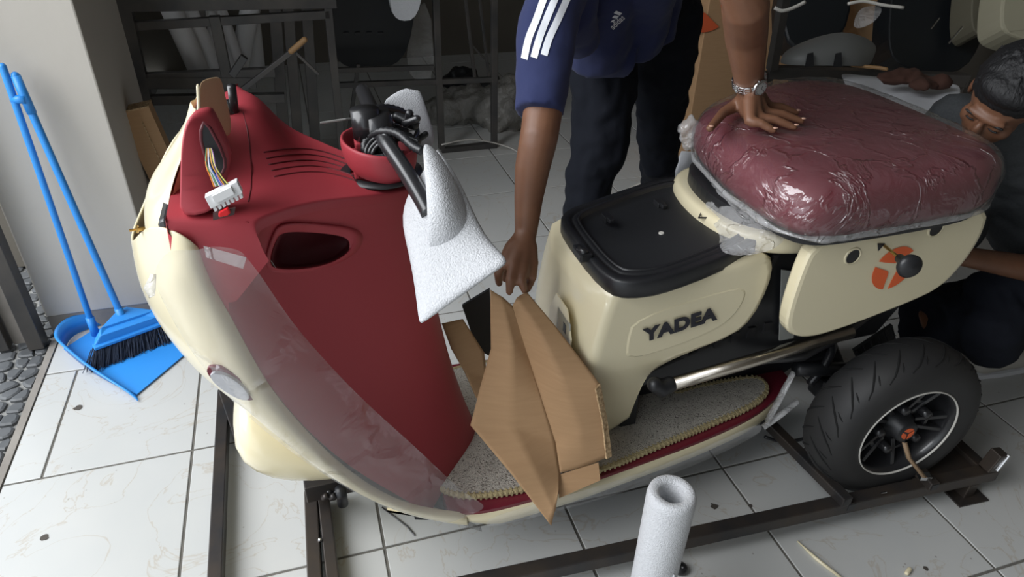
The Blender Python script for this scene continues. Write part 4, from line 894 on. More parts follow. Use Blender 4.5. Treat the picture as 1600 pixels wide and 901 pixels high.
blot(1446, 887, .008, 'dark speck on the tile at the bottom right'); blot(69, 840, .012, 'brown leaf-like speck on the large tile at the lower left'); blot(122, 637, .014, 'brown fleck on the tile in front of the blue dustpan')
tag(MB().lathe([(.008, .0), (.016, .003), (.019, .011), (.016, .019), (.008, .022)], onz(1062, 892, .0), (0, 0, 1), 20).build('black_ring_cap', SATIN, None, smooth=True), 'black round cap on the floor beside the foam tube', 'cap')

# ================================================================== BROOM AND DUSTPAN
bw_ = V((-.24, 0, 0))
dpn = thing('dustpan', 'blue long-handled dustpan on the tiles with a blue handle leaning on the wall', 'dustpan', onz(190, 560, 0))
o_ = [(105, 548), (112, 528), (140, 512), (200, 497), (262, 488), (292, 520), (297, 545), (215, 617), (180, 600), (150, 580)]
ob = chaikin([onz(x, y, .004) for x, y in ((100, 546), (118, 560), (150, 585), (214, 617), (298, 547), (285, 520), (255, 500), (200, 500), (140, 520))], 0)
MB().prism([p - dpn.location for p in ob], V((0, 0, .004))).build('pan', BLUE, dpn)
wl_ = chaikin([onz(x, y, .004) for x, y in ((214, 617), (180, 600), (148, 583), (118, 560), (101, 545), (112, 525), (140, 512), (200, 497), (255, 490), (290, 510), (298, 547))], 2, False)
cpan = onz(195, 550, 0); hs = []
for i, p in enumerate(wl_):
    t = i / (len(wl_) - 1); h = .055 * max(0, math.sin(PI * min(1, max(0, t * 1.05 - .02)))) ** .7 + .003; hs.append(h)
rim0 = [p - dpn.location for p in wl_]; rim1 = [p + (p - cpan) * .06 + V((0, 0, h)) - dpn.location for p, h in zip(wl_, hs)]; rim2 = [p + (p - cpan) * .13 + V((0, 0, h)) - dpn.location for p, h in zip(wl_, hs)]
MB().grid([rim0, rim1, rim2]).build('pan_wall', BLUE, dpn, smooth=True, solid=.003)
hb0 = onz(146, 512, .05); ht0 = V((-1.74, 2.22, .93)); ht0 = ony_ = None or None
def ony(x, y, Y): d = ray(x, y); return CAM + d * (Y / d.y)
ht0 = ony(4, 104, 2.02)
MB().tube([hb0 - dpn.location, ht0 - dpn.location], .0105, 14, rnd=True).build('handle', BLUE, dpn, smooth=True)
MB().tube([hb0 + (hb0 - ht0).normalized() * .03 - dpn.location, hb0 + (ht0 - hb0) * .05 - dpn.location], .014, 14).build('handle_socket', BLUE, dpn, smooth=True)
br = thing('broom', 'blue broom with dark bristles resting in the dustpan, handle leaning on the wall', 'broom', onz(200, 540, .03))
h0 = onz(193, 500, .09); h1 = ony(24, 118, 2.03)
MB().tube([h0 - br.location, h1 - br.location], .0115, 14, rnd=True).build('handle', BLUE, br, smooth=True)
MB().tube([h0 + (h0 - h1).normalized() * .035 - br.location, h0 + (h1 - h0) * .06 - br.location], [.017, .0135], 14).build('handle_socket', BLUE, br, smooth=True)
gp = ony(30, 155, 2.02); MB().tube([gp + V((-.02, -.0, 0)) - br.location, gp + V((.02, 0, 0)) - br.location], .013, 12).build('handle_clip', BLUE, br, smooth=True)
MB().tube([h1 - br.location, h1 + (h0 - h1) * .13 - br.location], .0135, 14).build('handle_grip', BLUE, br, smooth=True)
e0 = onz(146, 543, .07); e1 = onz(264, 500, .07); ed = (e1 - e0); 
hd = [e0, e0 + ed * .12 + V((0, 0, .035)), h0 - ed * .06 + V((0, 0, .02)), h0 + ed * .06 + V((0, 0, .02)), e0 + ed * .85 + V((0, 0, .03)), e1]
MB().prism([p - br.location for p in hd], V((-.01, .03, .012))).build('head', BLUE, br, bevel=.004)
MB().bar(e0 - br.location, e1 - br.location, .03, .012).build('head_rail', BLUE, br, bevel=.003)
bs = MB(); random.seed(3)
for i in range(420):
    t = random.random(); p = e0 + ed * t + V((random.uniform(-.008, .008), random.uniform(-.008, .008), -.004)); q = p + V((random.uniform(-.01, .02), -.045 + random.uniform(-.012, .012), -.055)) + ed * (t - .5) * .12
    q.z = max(q.z, .009)
    bs.tube([p - br.location, q - br.location], [.0022, .0014], 4, cap=False)
bo_ = bs.build('bristles', BRISTLE, br); bo_['kind'] = 'stuff'

# ================================================================== PEOPLE
def skinman(name, chains, m, vox, root, disp=None, rnd=True, smooth=3, ell=()):
    mb = MB()
    for c in chains:
        pts = [p for p, r in c]; rs = [r for p, r in c]
        # densify
        P2 = []; R2 = []
        for i in range(len(pts) - 1):
            for j in range(4): t = j / 4; P2.append(pts[i].lerp(pts[i + 1], t)); R2.append(rs[i] + (rs[i + 1] - rs[i]) * t)
        P2.append(pts[-1]); R2.append(rs[-1])
        mb.tube([p - root.location for p in P2], R2, 16, rnd=rnd)
    for (c, r, ax) in ell: mb.ell(c - root.location, r, ax, 20, 14)
    o = mb.build(name, m, root, smooth=True); return remesh(o, vox, smooth, disp)
D = atd
# ---- standing man
man = thing('person', 'standing man in navy striped t-shirt and black trousers, bending over, hand on the seat', 'person', onz(950, 330, 0))
wl = D(822, 362, 1.64); el = D(842, 215, 1.58); shl = D(885, -75, 1.66)
wr_ = D(1171, 134, 1.655); er = D(1164, -10, 1.42); shr = D(1090, -190, 1.62)
neck = D(985, -190, 1.66); hips_l = D(945, 55, 2.30); hips_r = D(1042, 35, 2.45); belly = D(965, 40, 2.12); chest = D(965, -60, 1.85); pel = (hips_l + hips_r) / 2
kn_l = D(938, 215, 2.42); an_l = V((*onz(905, 440, 0).xy, .09)); kn_r = D(1030, 190, 2.75); an_r = V((*onz(1022, 306, 0).xy, .09))
def hand_seat():
    z = 1.008; c = []
    palm = onz(1172, 172, z + .012)
    kn = [onz(1172, 190, z + .012), onz(1184, 184, z + .014), onz(1194, 176, z + .014), onz(1200, 167, z + .012)]
    tips = [onz(1209, 204, z), onz(1242, 199, z), onz(1253, 189, z), onz(1245, 176, z)]
    c.append([(wr_, .027), (palm, .026)])
    for k, t in zip(kn, tips):
        mid = k.lerp(t, .45) + V((0, 0, .006)); c.append([(wr_.lerp(k, .45), .019), (k, .0135), (mid, .0108), (k.lerp(t, .78) + V((0, 0, .002)), .0095), (t, .0078)])
    th = [onz(1150, 165, z + .012), onz(1130, 176, z + .008), onz(1109, 201, z)]
    c.append([(wr_.lerp(palm, .3), .02), (th[0], .0165), (th[1], .0125), (th[2], .0095)])
    return c, tips + [th[2]]
def hand_grip():
    c = []; kn = [D(790, 405, 1.60), D(803, 416, 1.585), D(818, 418, 1.59), D(832, 410, 1.61)]
    m = [D(778, 425, 1.60), D(797, 437, 1.575), D(815, 438, 1.58), D(832, 432, 1.60)]; t = [D(780, 443, 1.63), D(796, 456, 1.59), D(819, 453, 1.59), D(824, 452, 1.63)]
    palm = D(815, 395, 1.62); c.append([(wl, .026), (palm, .030)])
    for a, b, e in zip(kn, m, t): c.append([(wl.lerp(a, .5), .02), (a, .0145), (b, .0115), (e, .0088)])
    c.append([(wl, .02), (D(798, 388, 1.63), .017), (D(785, 412, 1.66), .0125), (D(790, 436, 1.67), .0095)])
    return c, []
hc, tipsL = hand_seat(); hg, _ = hand_grip()
body = [[(an_l, .04), (kn_l, .055), (hips_l, .07)], [(an_r, .04), (kn_r, .055), (hips_r, .07)], [(hips_l, .07), (pel, .09), (hips_r, .07)], [(pel, .09), (belly, .06), (chest, .07), (neck, .05)],
        [(shl, .045), (chest, .06), (shr, .045)], [(neck, .055), (D(985, -270, 1.62), .055)],
        [(shl, .055), (el, .044), (D(832, 262, 1.60), .041), (D(826, 310, 1.62), .034), (wl, .027)], [(shr, .055), (er, .05), (D(1166, 55, 1.55), .047), (wr_, .032)]] + hc + hg
hdc = D(985, -330, 1.58)
bo1 = skinman('body', body, SKIN, .0052, man, ell=[(hdc, (.078, .10, .11), None), (hdc + V((0, -.09, -.02)), (.014, .02, .02), None)])
MB().ell(hdc + V((0, .02, .03)) - man.location, (.085, .10, .10)).build('hair', HAIR, man, smooth=True)
for i, t in enumerate(tipsL):
    MB().ell(t + V((.002, -.001, .0068)) - man.location, (.006, .0045, .0022)).build('finger_nail', NAIL, man, smooth=True)
# shirt
tor = [[(D(935, 88, 2.14), .095), (D(932, 20, 2.0), .11), (D(925, -60, 1.85), .12), (D(930, -130, 1.74), .11)],
       [(D(995, 70, 2.2), .085), (D(1000, 0, 2.05), .10), (D(1010, -60, 1.9), .12), (D(1020, -130, 1.74), .11)],
       [(D(915, 92, 2.1), .06), (D(975, 84, 2.15), .075)], [(D(1020, 60, 2.25), .07), (D(1025, -10, 2.15), .085), (D(1030, -80, 1.95), .09)],
       [(shl, .075), (D(960, -110, 1.7), .11), (shr, .075)],
       [(shl, .078), (D(852, 60, 1.62), .068), (D(846, 130, 1.60), .062), (D(842, 178, 1.585), .060)],
       [(shl, .08), (D(885, 20, 1.75), .075), (D(905, 60, 1.9), .06)],
       [(shr, .078), (D(1135, -100, 1.5), .07)]]
shirt = skinman('shirt', tor, NAVY, .009, man, disp=(.09, .016), rnd=False, smooth=3)
# trousers
tr = [[(hips_l + V((0, 0, .05)), .115), (hips_l, .125), (kn_l, .10), (D(918, 300, 2.5), .082), (V((*an_l.xy, .06)), .078)],
      [(hips_r + V((0, 0, .06)), .115), (hips_r, .122), (kn_r, .092), (D(1030, 250, 2.9), .078), (V((*an_r.xy, .07)), .074)],
      [(hips_l + V((0, 0, .03)), .12), (pel + V((0, 0, .06)), .13), (hips_r + V((0, 0, .05)), .12)], [(hips_r, .12), (D(1035, -40, 2.4), .12), (D(1010, -60, 2.3), .11)]]
skinman('trousers', tr, PANTS, .010, man, disp=(.08, .03), rnd=False, smooth=3)
def shoe(an, d, nm='shoe', m=SHOE, root=man):
    d = V(d).normalized(); s_ = V((-d.y, d.x, 0)); c = V((an.x, an.y, 0)); mb = MB()
    mb.tube([c - d * .06 + V((0, 0, .05)), c + V((0, 0, .055)), c + d * .10 + V((0, 0, .042)), c + d * .17 + V((0, 0, .032))], [.042, .045, .042, .028], 14, rnd=True)
    mb.v = [v - root.location for v in mb.v]; o = mb.build(nm, m, root, smooth=True)
    so = MB().prism([c + d * a + s_ * b - root.location for a, b in ((-.10, -.03), (-.10, .03), (.0, .042), (.12, .045), (.20, .02), (.20, -.02), (.12, -.045), (0, -.042))], V((0, 0, .018))).build('sole', WHITEC, o)
shoe(an_l, (-.6, -.7, 0)); shoe(an_r, (-.85, -.35, 0))
# sleeve stripes, chest badge: printed on the cloth, so they follow its surface
from mathutils.bvhtree import BVHTree
bpy.context.view_layer.update()
dg = bpy.context.evaluated_depsgraph_get(); em = shirt.evaluated_get(dg).to_mesh()
bvh = BVHTree.FromPolygons([v.co + man.location for v in em.vertices], [tuple(p.vertices) for p in em.polygons])
def cloth(x, y, off=.0022):
    d = ray(x, y).normalized(); h = bvh.ray_cast(CAM, d)
    return (h[0] if h[0] else atd(x, y, 1.7)) - d * off
for pts in (((868, -40), (852, -8), (838, 30), (826, 60), (819, 92)), ((886, -40), (870, -8), (853, 32), (842, 62), (834, 90)), ((906, -40), (889, -8), (872, 30), (858, 60), (850, 86))):
    rows_ = [[cloth(p.x + k * 2.6, p.y + k * .9) - man.location for k in (-2, -1, 0, 1, 2)] for p in spline([V((x, y, 0)) for x, y in pts], 6)]
    MB().grid(rows_).build('sleeve_stripe', WHITEC, man, smooth=True)
cu = bpy.data.curves.new('t', 'FONT'); cu.body = 'adidas'; cu.size = 13; cu.offset = .15
t_ = bpy.data.objects.new('t', cu); C.objects.link(t_); bpy.context.view_layer.update()
tm = bpy.data.meshes.new_from_object(t_.evaluated_get(bpy.context.evaluated_depsgraph_get())); bpy.data.objects.remove(t_)
an_ = math.radians(44); ca, sa = math.cos(an_), math.sin(an_)
for v in tm.vertices: x, y = v.co.x * .82, v.co.y; v.co = cloth(958 + x * ca - y * sa, 47 - x * sa - y * ca) - man.location
tm.materials.clear(); link('chest_lettering', tm, WHITEC, man)
for k in range(3):
    q = []
    for x, y in ((9 + 7 * k, 9), (14.5 + 7 * k, 9), (12.5 + 7 * k - 2, 12 + 3.2 * k), (7 + 7 * k - 2, 12 + 3.2 * k)): q.append(cloth(958 + x * ca - y * sa, 47 - x * sa - y * ca) - man.location)
    MB().add(q, [(0, 1, 2, 3)]).build('badge_bar', WHITEC, man)
# watch
wv = (D(1168, 60, 1.55) - wr_).normalized(); wc_ = wr_ + wv * .015
wt = tag(MB().lathe([(.034, -.010), (.037, -.010), (.037, .010), (.034, .010)], (0, 0, 0), wv, 30, close=True).build('wrist_watch', STEELW, None, smooth=False), 'silver steel bracelet watch on the wrist above the seat', 'watch'); wt.location = wc_
for k in range(16):
    t = 2 * PI * k / 16; a_ = V((0, 0, 1)); a_ = (a_ - wv * a_.dot(wv)).normalized(); b_ = wv.cross(a_)
    rd = a_ * math.cos(t) + b_ * math.sin(t)
    for j in (-1, 0, 1): MB().box(rd * .0378 + wv * (j * .0065), (.0026, .011, .0055), (rd, wv.cross(rd), wv)).build('bracelet_link', STEELW, wt, bevel=.0006)
dd = (D(1187, 125, 1.60) - wc_); dd = (dd - wv * dd.dot(wv)).normalized()
MB().lathe([(.0001, .0), (.020, 0), (.021, .006), (.018, .010), (.016, .009)], dd * .033, dd, 30).build('case', STEELW, wt, smooth=True)
MB().lathe([(.0001, .0088), (.0165, .0088)], dd * .033, dd, 30).build('dial', mat('silver_dial', (.45, .47, .45), .25), wt)
s2 = wv.cross(dd)
for k in range(12): rr_ = wv * math.cos(k * PI / 6) + s2 * math.sin(k * PI / 6); MB().bar(dd * .0425 + rr_ * .012, dd * .0425 + rr_ * .015, .001, .0006, upv=dd).build('hour_mark', INK, wt)
for ang, ln in ((.6, .009), (2.4, .012)): rr_ = wv * math.cos(ang) + s2 * math.sin(ang); MB().bar(dd * .043, dd * .043 + rr_ * ln, .0012, .0006, upv=dd).build('watch_hand', INK, wt)
MB().tube([dd * .036 + wv * .020, dd * .036 + wv * .025], .003, 8).build('crown', STEELW, wt)

# ---- crouching man at the right
m2_ = thing('person', 'crouching man in charcoal t-shirt at the right edge, head bowed behind the rear wheel', 'person', V((*onz(1600, 585, 0).xy, 0)))
hc_ = D(1574, 152, 1.72)
hu = V((-.22, -.55, .80)).normalized(); hf_ = V((-.66, -.40, -.55)); hf_ = (hf_ - hu * hf_.dot(hu)).normalized(); hs_ = hf_.cross(hu)
def hp(s, f, u): return hc_ + hs_ * s + hf_ * f + hu * u
AX = (hs_, hf_, hu)
heads = [(hp(0, -.01, .02), (.080, .098, .095), AX), (hp(0, .03, -.045), (.062, .068, .075), AX), (hp(0, .055, -.085), (.038, .04, .032), AX),
         (hp(0, .102, -.028), (.013, .018, .030), AX), (hp(0, .114, -.045), (.017, .016, .012), AX), (hp(-.013, .106, -.047), (.009, .011, .008), AX), (hp(.013, .106, -.047), (.009, .011, .008), AX),
         (hp(0, .086, .012), (.05, .016, .012), AX), (hp(-.030, .082, -.008), (.016, .012, .009), AX), (hp(.030, .082, -.008), (.016, .012, .009), AX),
         (hp(0, .094, -.070), (.024, .012, .006), AX), (hp(0, .092, -.080), (.021, .012, .007), AX), (hp(-.042, .06, -.035), (.022, .024, .026), AX), (hp(.042, .06, -.035), (.022, .024, .026), AX),
         (hp(-.083, -.005, -.02), (.008, .020, .030), AX), (hp(.083, -.005, -.02), (.008, .020, .030), AX)]
nk = hp(0, -.075, -.07); sL = D(1490, 190, 2.15); sR = D(1690, 290, 2.0); ch_ = D(1610, 300, 2.15); pe_ = D(1680, 470, 2.35)
eL = D(1610, 420, 1.95); haL = D(1505, 400, 1.88); kn2 = D(1560, 470, 2.0); kn3 = D(1440, 500, 2.15); an2 = V((*onz(1540, 560, 0).xy, .07)); an3 = V((*onz(1475, 535, 0).xy, .07))
eR = D(1700, 420, 1.85)
b2 = [[(hc_, .05), (nk, .055), (ch_.lerp(nk, .4), .07), (ch_, .10), (pe_, .10)], [(sL, .05), (ch_.lerp(nk, .5), .07), (sR, .05)], [(sR, .052), (eR, .045), (eL, .038), (haL, .027)],
      [(sL, .052), (D(1520, 330, 2.15), .045), (D(1500, 360, 2.15), .035)], [(pe_, .05), (kn2, .028), (an2, .03)], [(pe_, .05), (kn3, .03), (an3, .03)]]
for k in range(4):
    s_ = D(1495 - 2 * k, 392 + 7 * k, 1.87); b2.append([(haL, .018), (s_, .011), (s_ + (haL - eL).normalized() * .035, .0095), (s_ + (haL - eL).normalized() * .06 + V((0, 0, -.01)), .008)])
b2.append([(haL, .018), (haL + V((-.02, -.03, .02)), .012), (haL + V((-.05, -.03, .02)), .009)])
skinman('body', b2, SKIN, .0045, m2_, ell=heads, smooth=2)
hr = MB()
for c, r in ((hp(0, -.022, .045), (.092, .108, .088)), (hp(0, -.06, .0), (.085, .07, .085)), (hp(0, .045, .075), (.066, .045, .035)), (hp(-.07, -.02, .01), (.02, .045, .05)), (hp(.07, -.02, .01), (.02, .045, .05))): hr.ell(c - m2_.location, r, AX, 20, 14)
random.seed(9)
for k in range(150):
    a = random.uniform(-PI, PI); e = random.uniform(.0, 1.3); d_ = (hs_ * math.cos(a) * math.cos(e) * .092 + hf_ * math.sin(a) * math.cos(e) * .105 + hu * math.sin(e) * .092); c0 = hp(0, -.022, .045) + d_ * .96
    hr.tube([c0 - m2_.location, c0 + d_ * .07 + V((random.uniform(-.01, .01), random.uniform(-.01, .01), random.uniform(-.012, .004))) - m2_.location], [.005, .0012], 4)
remesh(hr.build('hair', HAIR, m2_, smooth=True), .004, 1)
for s_ in (-1, 1):
    MB().ell(hp(s_ * .030, .090, -.014) - m2_.location, (.0125, .004, .0025), AX, 12, 6).build('eyelash', HAIR, m2_, smooth=True)
    MB().ell(hp(s_ * .031, .094, .010) - m2_.location, (.019, .005, .0035), AX, 12, 6).build('eyebrow', HAIR, m2_, smooth=True)
MB().ell(hp(0, .1035, -.0745) - m2_.location, (.020, .004, .0018), AX, 12, 6).build('lip_line', mat('dark_lip', (.14, .05, .035), .5), m2_, smooth=True)
t2 = [[(nk + V((.01, .02, -.03)), .07), (ch_, .15), (ch_.lerp(pe_, .6), .15), (pe_, .155)], [(sL, .09), (ch_.lerp(nk, .35), .10), (sR, .085)], [(sR, .075), (eR.lerp(sR, .35), .068)], [(eL + V((.08, .0, .01)), .055), (eL + V((.025, 0, .0)), .055)],
      [(sL, .088), (D(1515, 290, 2.15), .078), (D(1500, 360, 2.13), .07)]]
skinman('t_shirt', t2, GREYT, .010, m2_, disp=(.07, .025), rnd=True)
skinman('trousers', [[(pe_, .15), (kn2, .10), (D(1545, 530, 2.05), .085)], [(pe_, .15), (kn3, .095), (D(1462, 530, 2.2), .08)]], PANTS, .010, m2_, disp=(.07, .025), rnd=True)
sh2 = V((*onz(1548, 578, 0).xy, .07)); shoe(sh2, (.8, .25, 0), root=m2_); shoe(an3, (-.8, -.1, 0), root=m2_)

# ================================================================== BACKGROUND
def rack(name, label, gy, bars, base, cat='rack', m=DARK, posts=()):
    r = thing(name, label, cat, base)
    for (x0, y0, x1, y1, w_) in bars:
        p, q = ong(x0, y0, gy), ong(x1, y1, gy); MB().bar(p - r.location, q - r.location, w_, w_).build('bar', m, r, bevel=.002)
    return r
rl = rack('steel_rack', 'welded steel rack of bars standing behind the red dashboard, beside the wall', 3.35, [(150, 8, 525, 2, .05), (190, 42, 515, 22, .035), (215, 122, 430, 112, .04), (222, 156, 445, 152, .04), (335, 25, 392, 300, .045), (215, 128, 400, 128, .05), (195, 10, 260, 300, .05), (505, -60, 535, 235, .035)], ong(335, 330, 3.35).xy.to_3d())
rack('steel_trestle', 'open steel frame with two shelf rails standing behind the handlebar', 3.82, [(772, -150, 772, 228, .035), (675, -150, 690, 232, .035), (520, 133, 772, 124, .028), (516, 110, 678, 105, .026), (690, 236, 775, 226, .04), (540, 240, 560, 100, .02)], V((-.13, 3.9, 0)))
rack('leaning_rods', 'pair of thin steel rods leaning beyond the shelf rails', 4.0, [(720, -60, 742, 122, .018), (742, -60, 764, 120, .016), (732, 65, 757, 92, .012)], V((-.3, 4.1, 0)))
rack('steel_upright_bundle', 'bundle of rusty steel uprights standing between the foam tubes and black panel', 3.6, [(420, -120, 452, 330, .055), (440, -120, 472, 300, .05), (470, -120, 498, 300, .05), (300, -100, 345, 300, .04)], V((*ong(440, 330, 3.6).xy, 0)))
rack('lever_rod', 'diagonal steel lever with tan grip in front of the racks', 3.05, [(212, 268, 472, 68, .020), (462, 82, 498, 116, .012)], V((*ong(378, 300, 3.05).xy, 0)))
tag(MB().tube([ong(455, 80, 3.04), ong(476, 62, 3.04)], .012, 10, rnd=True).build('wooden_grip', WOOD, None, smooth=True), 'tan grip on the end of the diagonal steel lever', 'grip')
rack('black_pipe_stub', 'short black pipe end pointing up in front of the right foam tubes', 3.1, [(362, 118, 382, 88, .03)], V((*ong(362, 300, 3.1).xy, 0)), cat='pipe', m=SATIN)
for k, (x0, y0, x1, y1, lb) in enumerate(((248, -30, 312, 112, 'leftmost grey-white foam tube leaning in the rack'), (272, -30, 336, 112, 'second foam tube from the left leaning in the rack'), (298, -30, 356, 112, 'third foam tube from the left leaning in the rack'), (322, -30, 372, 112, 'fourth foam tube leaning in the rack, against the upright'), (400, -30, 372, 110, 'foam tube tilting left, right of the rack upright'), (385, -30, 400, 110, 'nearly upright foam tube at the right end of the rack'))):
    tag(MB().tube([ong(x0, y0, 3.5 + .09 * k), ong(x1, y1, 3.5 + .09 * k)], .047, 20).build('foam_tube', FOAMW, None, smooth=True), lb, 'foam tube', 'foam tubes in the rack')
# big black body panel on the rack, white pad
bp = chaikin([ong(x, y, 4.0) for x, y in ((505, -80), (510, 60), (530, 100), (560, 108), (620, 105), (645, 60), (655, -80))], 2)
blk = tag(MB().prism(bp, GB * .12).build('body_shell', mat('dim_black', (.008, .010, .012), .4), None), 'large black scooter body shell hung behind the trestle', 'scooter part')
for k in range(4): MB().box(ong(541 + 18 * k, 52, 3.99), (.03, .006, .01), (GA, GB, V((0, 0, 1)))).build('vent_slot', BLACK, blk)
tag(MB().prism(chaikin([ong(x, y, 3.7) for x, y in ((605, -60), (608, 0), (618, 34), (655, 30), (665, -60))], 2), GB * .06).build('white_pad', FOAM, None, smooth=False), 'hanging off-white foam pad at the top centre', 'foam')
tag(MB().prism(chaikin([ong(x, y, 4.3) for x, y in ((640, 20), (635, 110), (655, 130), (680, 120), (672, 0))], 1), GB * .03).build('hanging_film', BAGF, None), 'grey hanging plastic film behind the white foam pad', 'plastic film')
# heap of plastic bags
def heap(name, pix, gy, label, m, seed, h=.22):
    random.seed(seed); mb = MB()
    for (x, y, r) in pix:
        mb.ell(ong(x, y, gy + random.uniform(-.1, .1)), (r, r * .8, r * .7), None, 12, 8)
    o = tag(mb.build(name, m, None, smooth=True), label, 'plastic bag'); remesh(o, .02, 2, (.08, .10)); return o
BAGM = mat('dusty_clear_bag', (.14, .135, .12), .45, noise=(10, .5, (.24, .23, .21)), bump=(25, .8, .02))
heap('plastic_bag_heap', ((700, 175, .16), (740, 165, .2), (790, 175, .2), (800, 150, .16), (760, 190, .15)), 4.25, 'heap of dusty clear plastic bags on the floor behind the trestle', BAGM, 2)
heap('black_bag', ((725, 128, .14), (755, 140, .13)), 4.7, 'black sack behind the heap of clear bags', BLACK, 4)
tag(MB().tube(spline([ong(690, 226, 3.6), ong(740, 218, 3.7), onz(800, 232, .01), onz(840, 262, .01)], 4), .004, 6).build('pale_cord', LINEW, None, smooth=True), 'pale cord trailing over the tiles behind the bending man', 'cord')
# leaning long carton beside the wall
lc_ = thing('long_carton', 'long narrow brown carton leaning in the corner beside the pillar', 'box', V((*ong(262, 360, 2.95).xy, 0)))
p0, p1 = ong(210, 166, 2.75), ong(290, 340, 2.75); 
MB().bar(p0 - lc_.location, p1 - lc_.location, .105, .07, upv=GB).build('carton_body', BROWNCARD, lc_); MB().bar(p0 + (p0 - p1) * .002 - lc_.location, p0 + (p1 - p0) * .01 - lc_.location, .108, .073, upv=GB).build('carton_end', CARDEDGE, lc_)
MB().bar(ong(222, 190, 2.71) - lc_.location, ong(280, 316, 2.71) - lc_.location, .004, .002, upv=GB).build('carton_seam', CARDEDGE, lc_)
# tall carton with orange emblem behind the man
bc = thing('tall_carton', 'tall brown carton with orange emblem standing behind the bending man', 'box', V((*ong(1150, 225, 3.35).xy, 0)))
q0 = ong(1076, 200, 3.25); q1 = ong(1215, 200, 3.25); cx0 = q0.dot(GA); cx1 = q1.dot(GA)
MB().box(G((cx0 + cx1) / 2, 3.25 + .2, .75) - bc.location, (cx1 - cx0, .4, 1.5), (GA, GB, V((0, 0, 1)))).build('carton_body', BROWNCARD, bc, bevel=.004)
ec2 = ong(1108, -5, 3.246); r_ = .17
for i, (g0, g1) in enumerate(((200, 300), (310, 395))):
    g0, g1 = math.radians(g0), math.radians(g1); arc = [ec2 + GA * (r_ * math.cos(t)) + V((0, 0, r_ * math.sin(t))) for t in [g0 + (g1 - g0) * k / 10 for k in range(11)]]; mid = (g0 + g1) / 2
    arc += [ec2 + GA * (math.cos(t) * r_ * .45) + V((0, 0, math.sin(t) * r_ * .45)) for t in (mid + .25, mid - .25)]
    MB().prism([p - bc.location for p in arc], -GB * .002).build('printed_emblem', mat('orange_on_card', (.6, .10, .03), .8), bc)
# work stand behind the seat: rails, cloth, gloves, grey fender
ws_ = thing('work_stand', 'dark steel work stand behind the seat carrying a white cloth', 'stand', V((*onz(1210, 112, .74).xy, 0)))
t0_ = onz(1200, 112, .74); t1_ = onz(1510, 125, .74)
MB().bar(t0_ - ws_.location, t1_ - ws_.location, .05, .05).build('rail', DARK, ws_)
tb0 = onz(1330, 175, .74); MB().bar(tb0 - ws_.location, (tb0 + (t1_ - t0_)) - ws_.location, .05, .05).build('rail', DARK, ws_)
for p in (t0_, t1_, tb0 + (t1_ - t0_)): MB().bar(V((p.x, p.y, 0)) - ws_.location, p - ws_.location, .04, .04).build('leg', DARK, ws_)
pa = onz(1206, 108, .76); MB().bar(pa - ws_.location, D(1232, -40, (pa - CAM).dot(fw) - .25) - ws_.location, .035, .035).build('post', DARK, ws_)
random.seed(11)
cl = []
for (ys) in range(7):
    r = []
    for xs in range(9):
        u_ = xs / 8; v__ = ys / 6; x = 1312 + 190 * u_ + 20 * v__ * (1 - u_); y = 112 + 18 * u_ + v__ * (42 + 22 * u_ + 14 * math.sin(3 * u_)); r.append(onz(x, y, .80 - .10 * max(0, v__ - .75) * 4 * .3 + .012 * math.sin(7 * u_ + 4 * v__) + .01 * math.sin(15 * u_)))
    cl.append(r)
cl.append([p + V((-.01, -.03, -.09)) for p in cl[-1]])
tag(MB().grid(cl).build('white_cloth', WHITEC, None, smooth=True, sub=2, solid=.012), 'folded white cloth lying on the stand behind the seat', 'cloth')
gv = MB()
for (x, y, r) in ((1385, 122, .035), (1405, 122, .045), (1430, 122, .045), (1455, 125, .04), (1470, 130, .03), (1440, 132, .04)): gv.ell(onz(x, y, .845), (r * 1.2, r, r * .6), None, 12, 8)
remesh(tag(gv.build('work_glove', BROWNC, None, smooth=True), 'crumpled dark brown cloth glove on the white cloth', 'glove'), .012, 2, (.05, .05))
tag(MB().tube([onz(1332, 102, .85), onz(1375, 106, .86), onz(1385, 108, .86)], .007, 8, rnd=True).build('wooden_stick', WOOD, None, smooth=True), 'short tan stick lying across the edge of the white cloth', 'stick')
gf = [[D(1215, 100, 2.72), D(1218, 92, 2.68), D(1222, 80, 2.75)], [D(1240, 104, 2.62), D(1245, 78, 2.60), D(1255, 62, 2.72)], [D(1290, 104, 2.6), D(1292, 68, 2.58), D(1300, 48, 2.7)], [D(1345, 104, 2.62), D(1340, 70, 2.60), D(1335, 47, 2.72)], [D(1362, 104, 2.7), D(1368, 88, 2.68), D(1378, 68, 2.75)]]
gfo = tag(MB().grid(gf).build('grey_fender', mat('grey_primer', (.16, .165, .16), .5), None, smooth=True, sub=2, solid=.008), 'pale grey curved fender resting on the stand behind the seat', 'scooter part')
for x in (1266, 1310): MB().prism([D(x + dx_, y, 2.585) - gfo.location for dx_, y in ((-4, 84), (5, 82), (6, 104), (-8, 104))], V((0, .004, 0))).build('slot', BLACK, gfo)
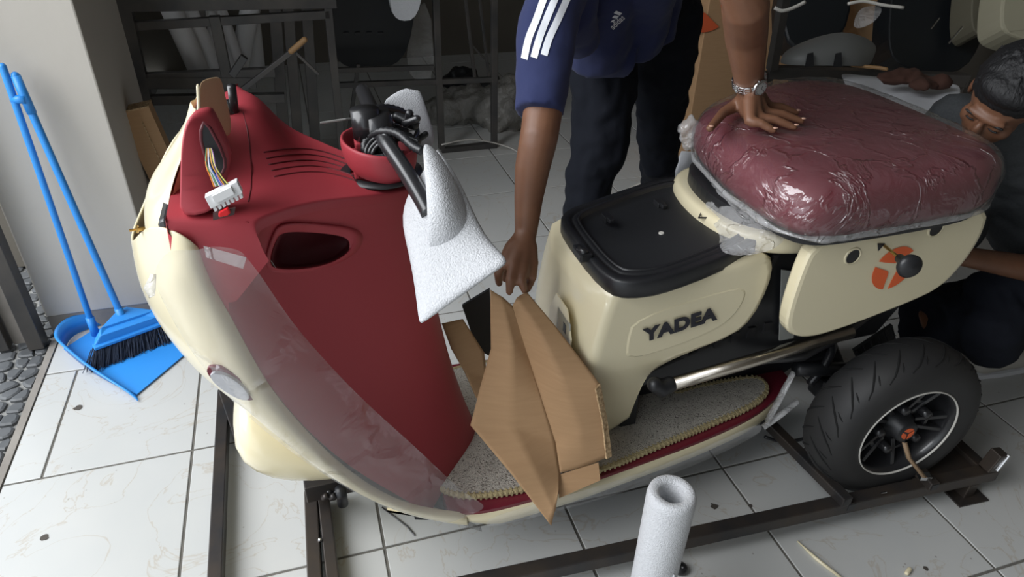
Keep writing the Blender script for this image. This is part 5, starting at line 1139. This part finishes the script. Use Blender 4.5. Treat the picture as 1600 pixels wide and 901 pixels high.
# dark parked bodies behind, right
def blob(name, pix, m, label, cat, d0):
    o = chaikin([D(x, y, d0) for x, y in pix], 2); oo = tag(MB().prism(o, fw * .15).build(name, m, None, bevel=.02), label, cat); return oo
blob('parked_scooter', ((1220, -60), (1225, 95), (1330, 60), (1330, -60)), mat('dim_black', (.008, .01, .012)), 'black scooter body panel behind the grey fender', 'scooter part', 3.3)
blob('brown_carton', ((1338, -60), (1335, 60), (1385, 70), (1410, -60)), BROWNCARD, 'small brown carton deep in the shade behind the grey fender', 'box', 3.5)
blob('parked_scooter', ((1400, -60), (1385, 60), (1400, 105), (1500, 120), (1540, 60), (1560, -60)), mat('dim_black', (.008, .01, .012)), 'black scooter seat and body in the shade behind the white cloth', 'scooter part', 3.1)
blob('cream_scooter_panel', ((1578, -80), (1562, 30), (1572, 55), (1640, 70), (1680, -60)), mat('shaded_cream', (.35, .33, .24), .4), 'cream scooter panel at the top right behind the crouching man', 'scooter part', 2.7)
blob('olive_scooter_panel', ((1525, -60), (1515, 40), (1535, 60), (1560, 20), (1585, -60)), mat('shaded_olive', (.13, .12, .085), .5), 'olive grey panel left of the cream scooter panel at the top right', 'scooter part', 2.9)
tag(MB().tube([D(1455, 45, 2.9), D(1468, 28, 2.9)], .003, 6).build('metal_rod', STEELW, None), 'short shiny rod in the shade above the white cloth', 'rod')
tag(MB().tube([D(1482, 68, 2.8), D(1504, 42, 2.8)], .004, 6).build('metal_rod', STEELW, None), 'longer shiny rod left of the crouching man\'s hair', 'rod')
def rope(px, dep, lbl):
    tag(MB().tube(spline([D(x, y, dep) for x, y in px], 4), .006, 8).build('rope', LINEW, None, smooth=True), lbl, 'rope')
rope(((1210, 12), (1222, 17), (1240, 12), (1258, 3)), 2.35, 'white rope knotted round the dark post right of the wrist'); rope(((1325, 6), (1350, 2), (1380, 8), (1412, 12)), 2.6, 'white rope stretched above the grey fender')
tag(MB().grid([[D(1345, 8, 2.65), D(1385, 8, 2.65)], [D(1335, 30, 2.65), D(1370, 32, 2.6)], [D(1332, 45, 2.65), D(1350, 44, 2.62)]]).build('film_scrap', BAGF, None, smooth=True, sub=2), 'clear film scrap hanging from the rope above the fender', 'plastic film')
wsht = [onz(1040, 292, .02), onz(1052, 300, .02), onz(1085, 295, .25), D(1088, 240, (onz(1085, 295, .25) - CAM).dot(fw)), D(1066, 238, (onz(1052, 300, .02) - CAM).dot(fw) - .1)]
tag(MB().prism(wsht, V((0, .02, 0))).build('plastic_sheet', WHITEC, None), 'white plastic panel standing beyond the far side of the tricycle', 'panel')
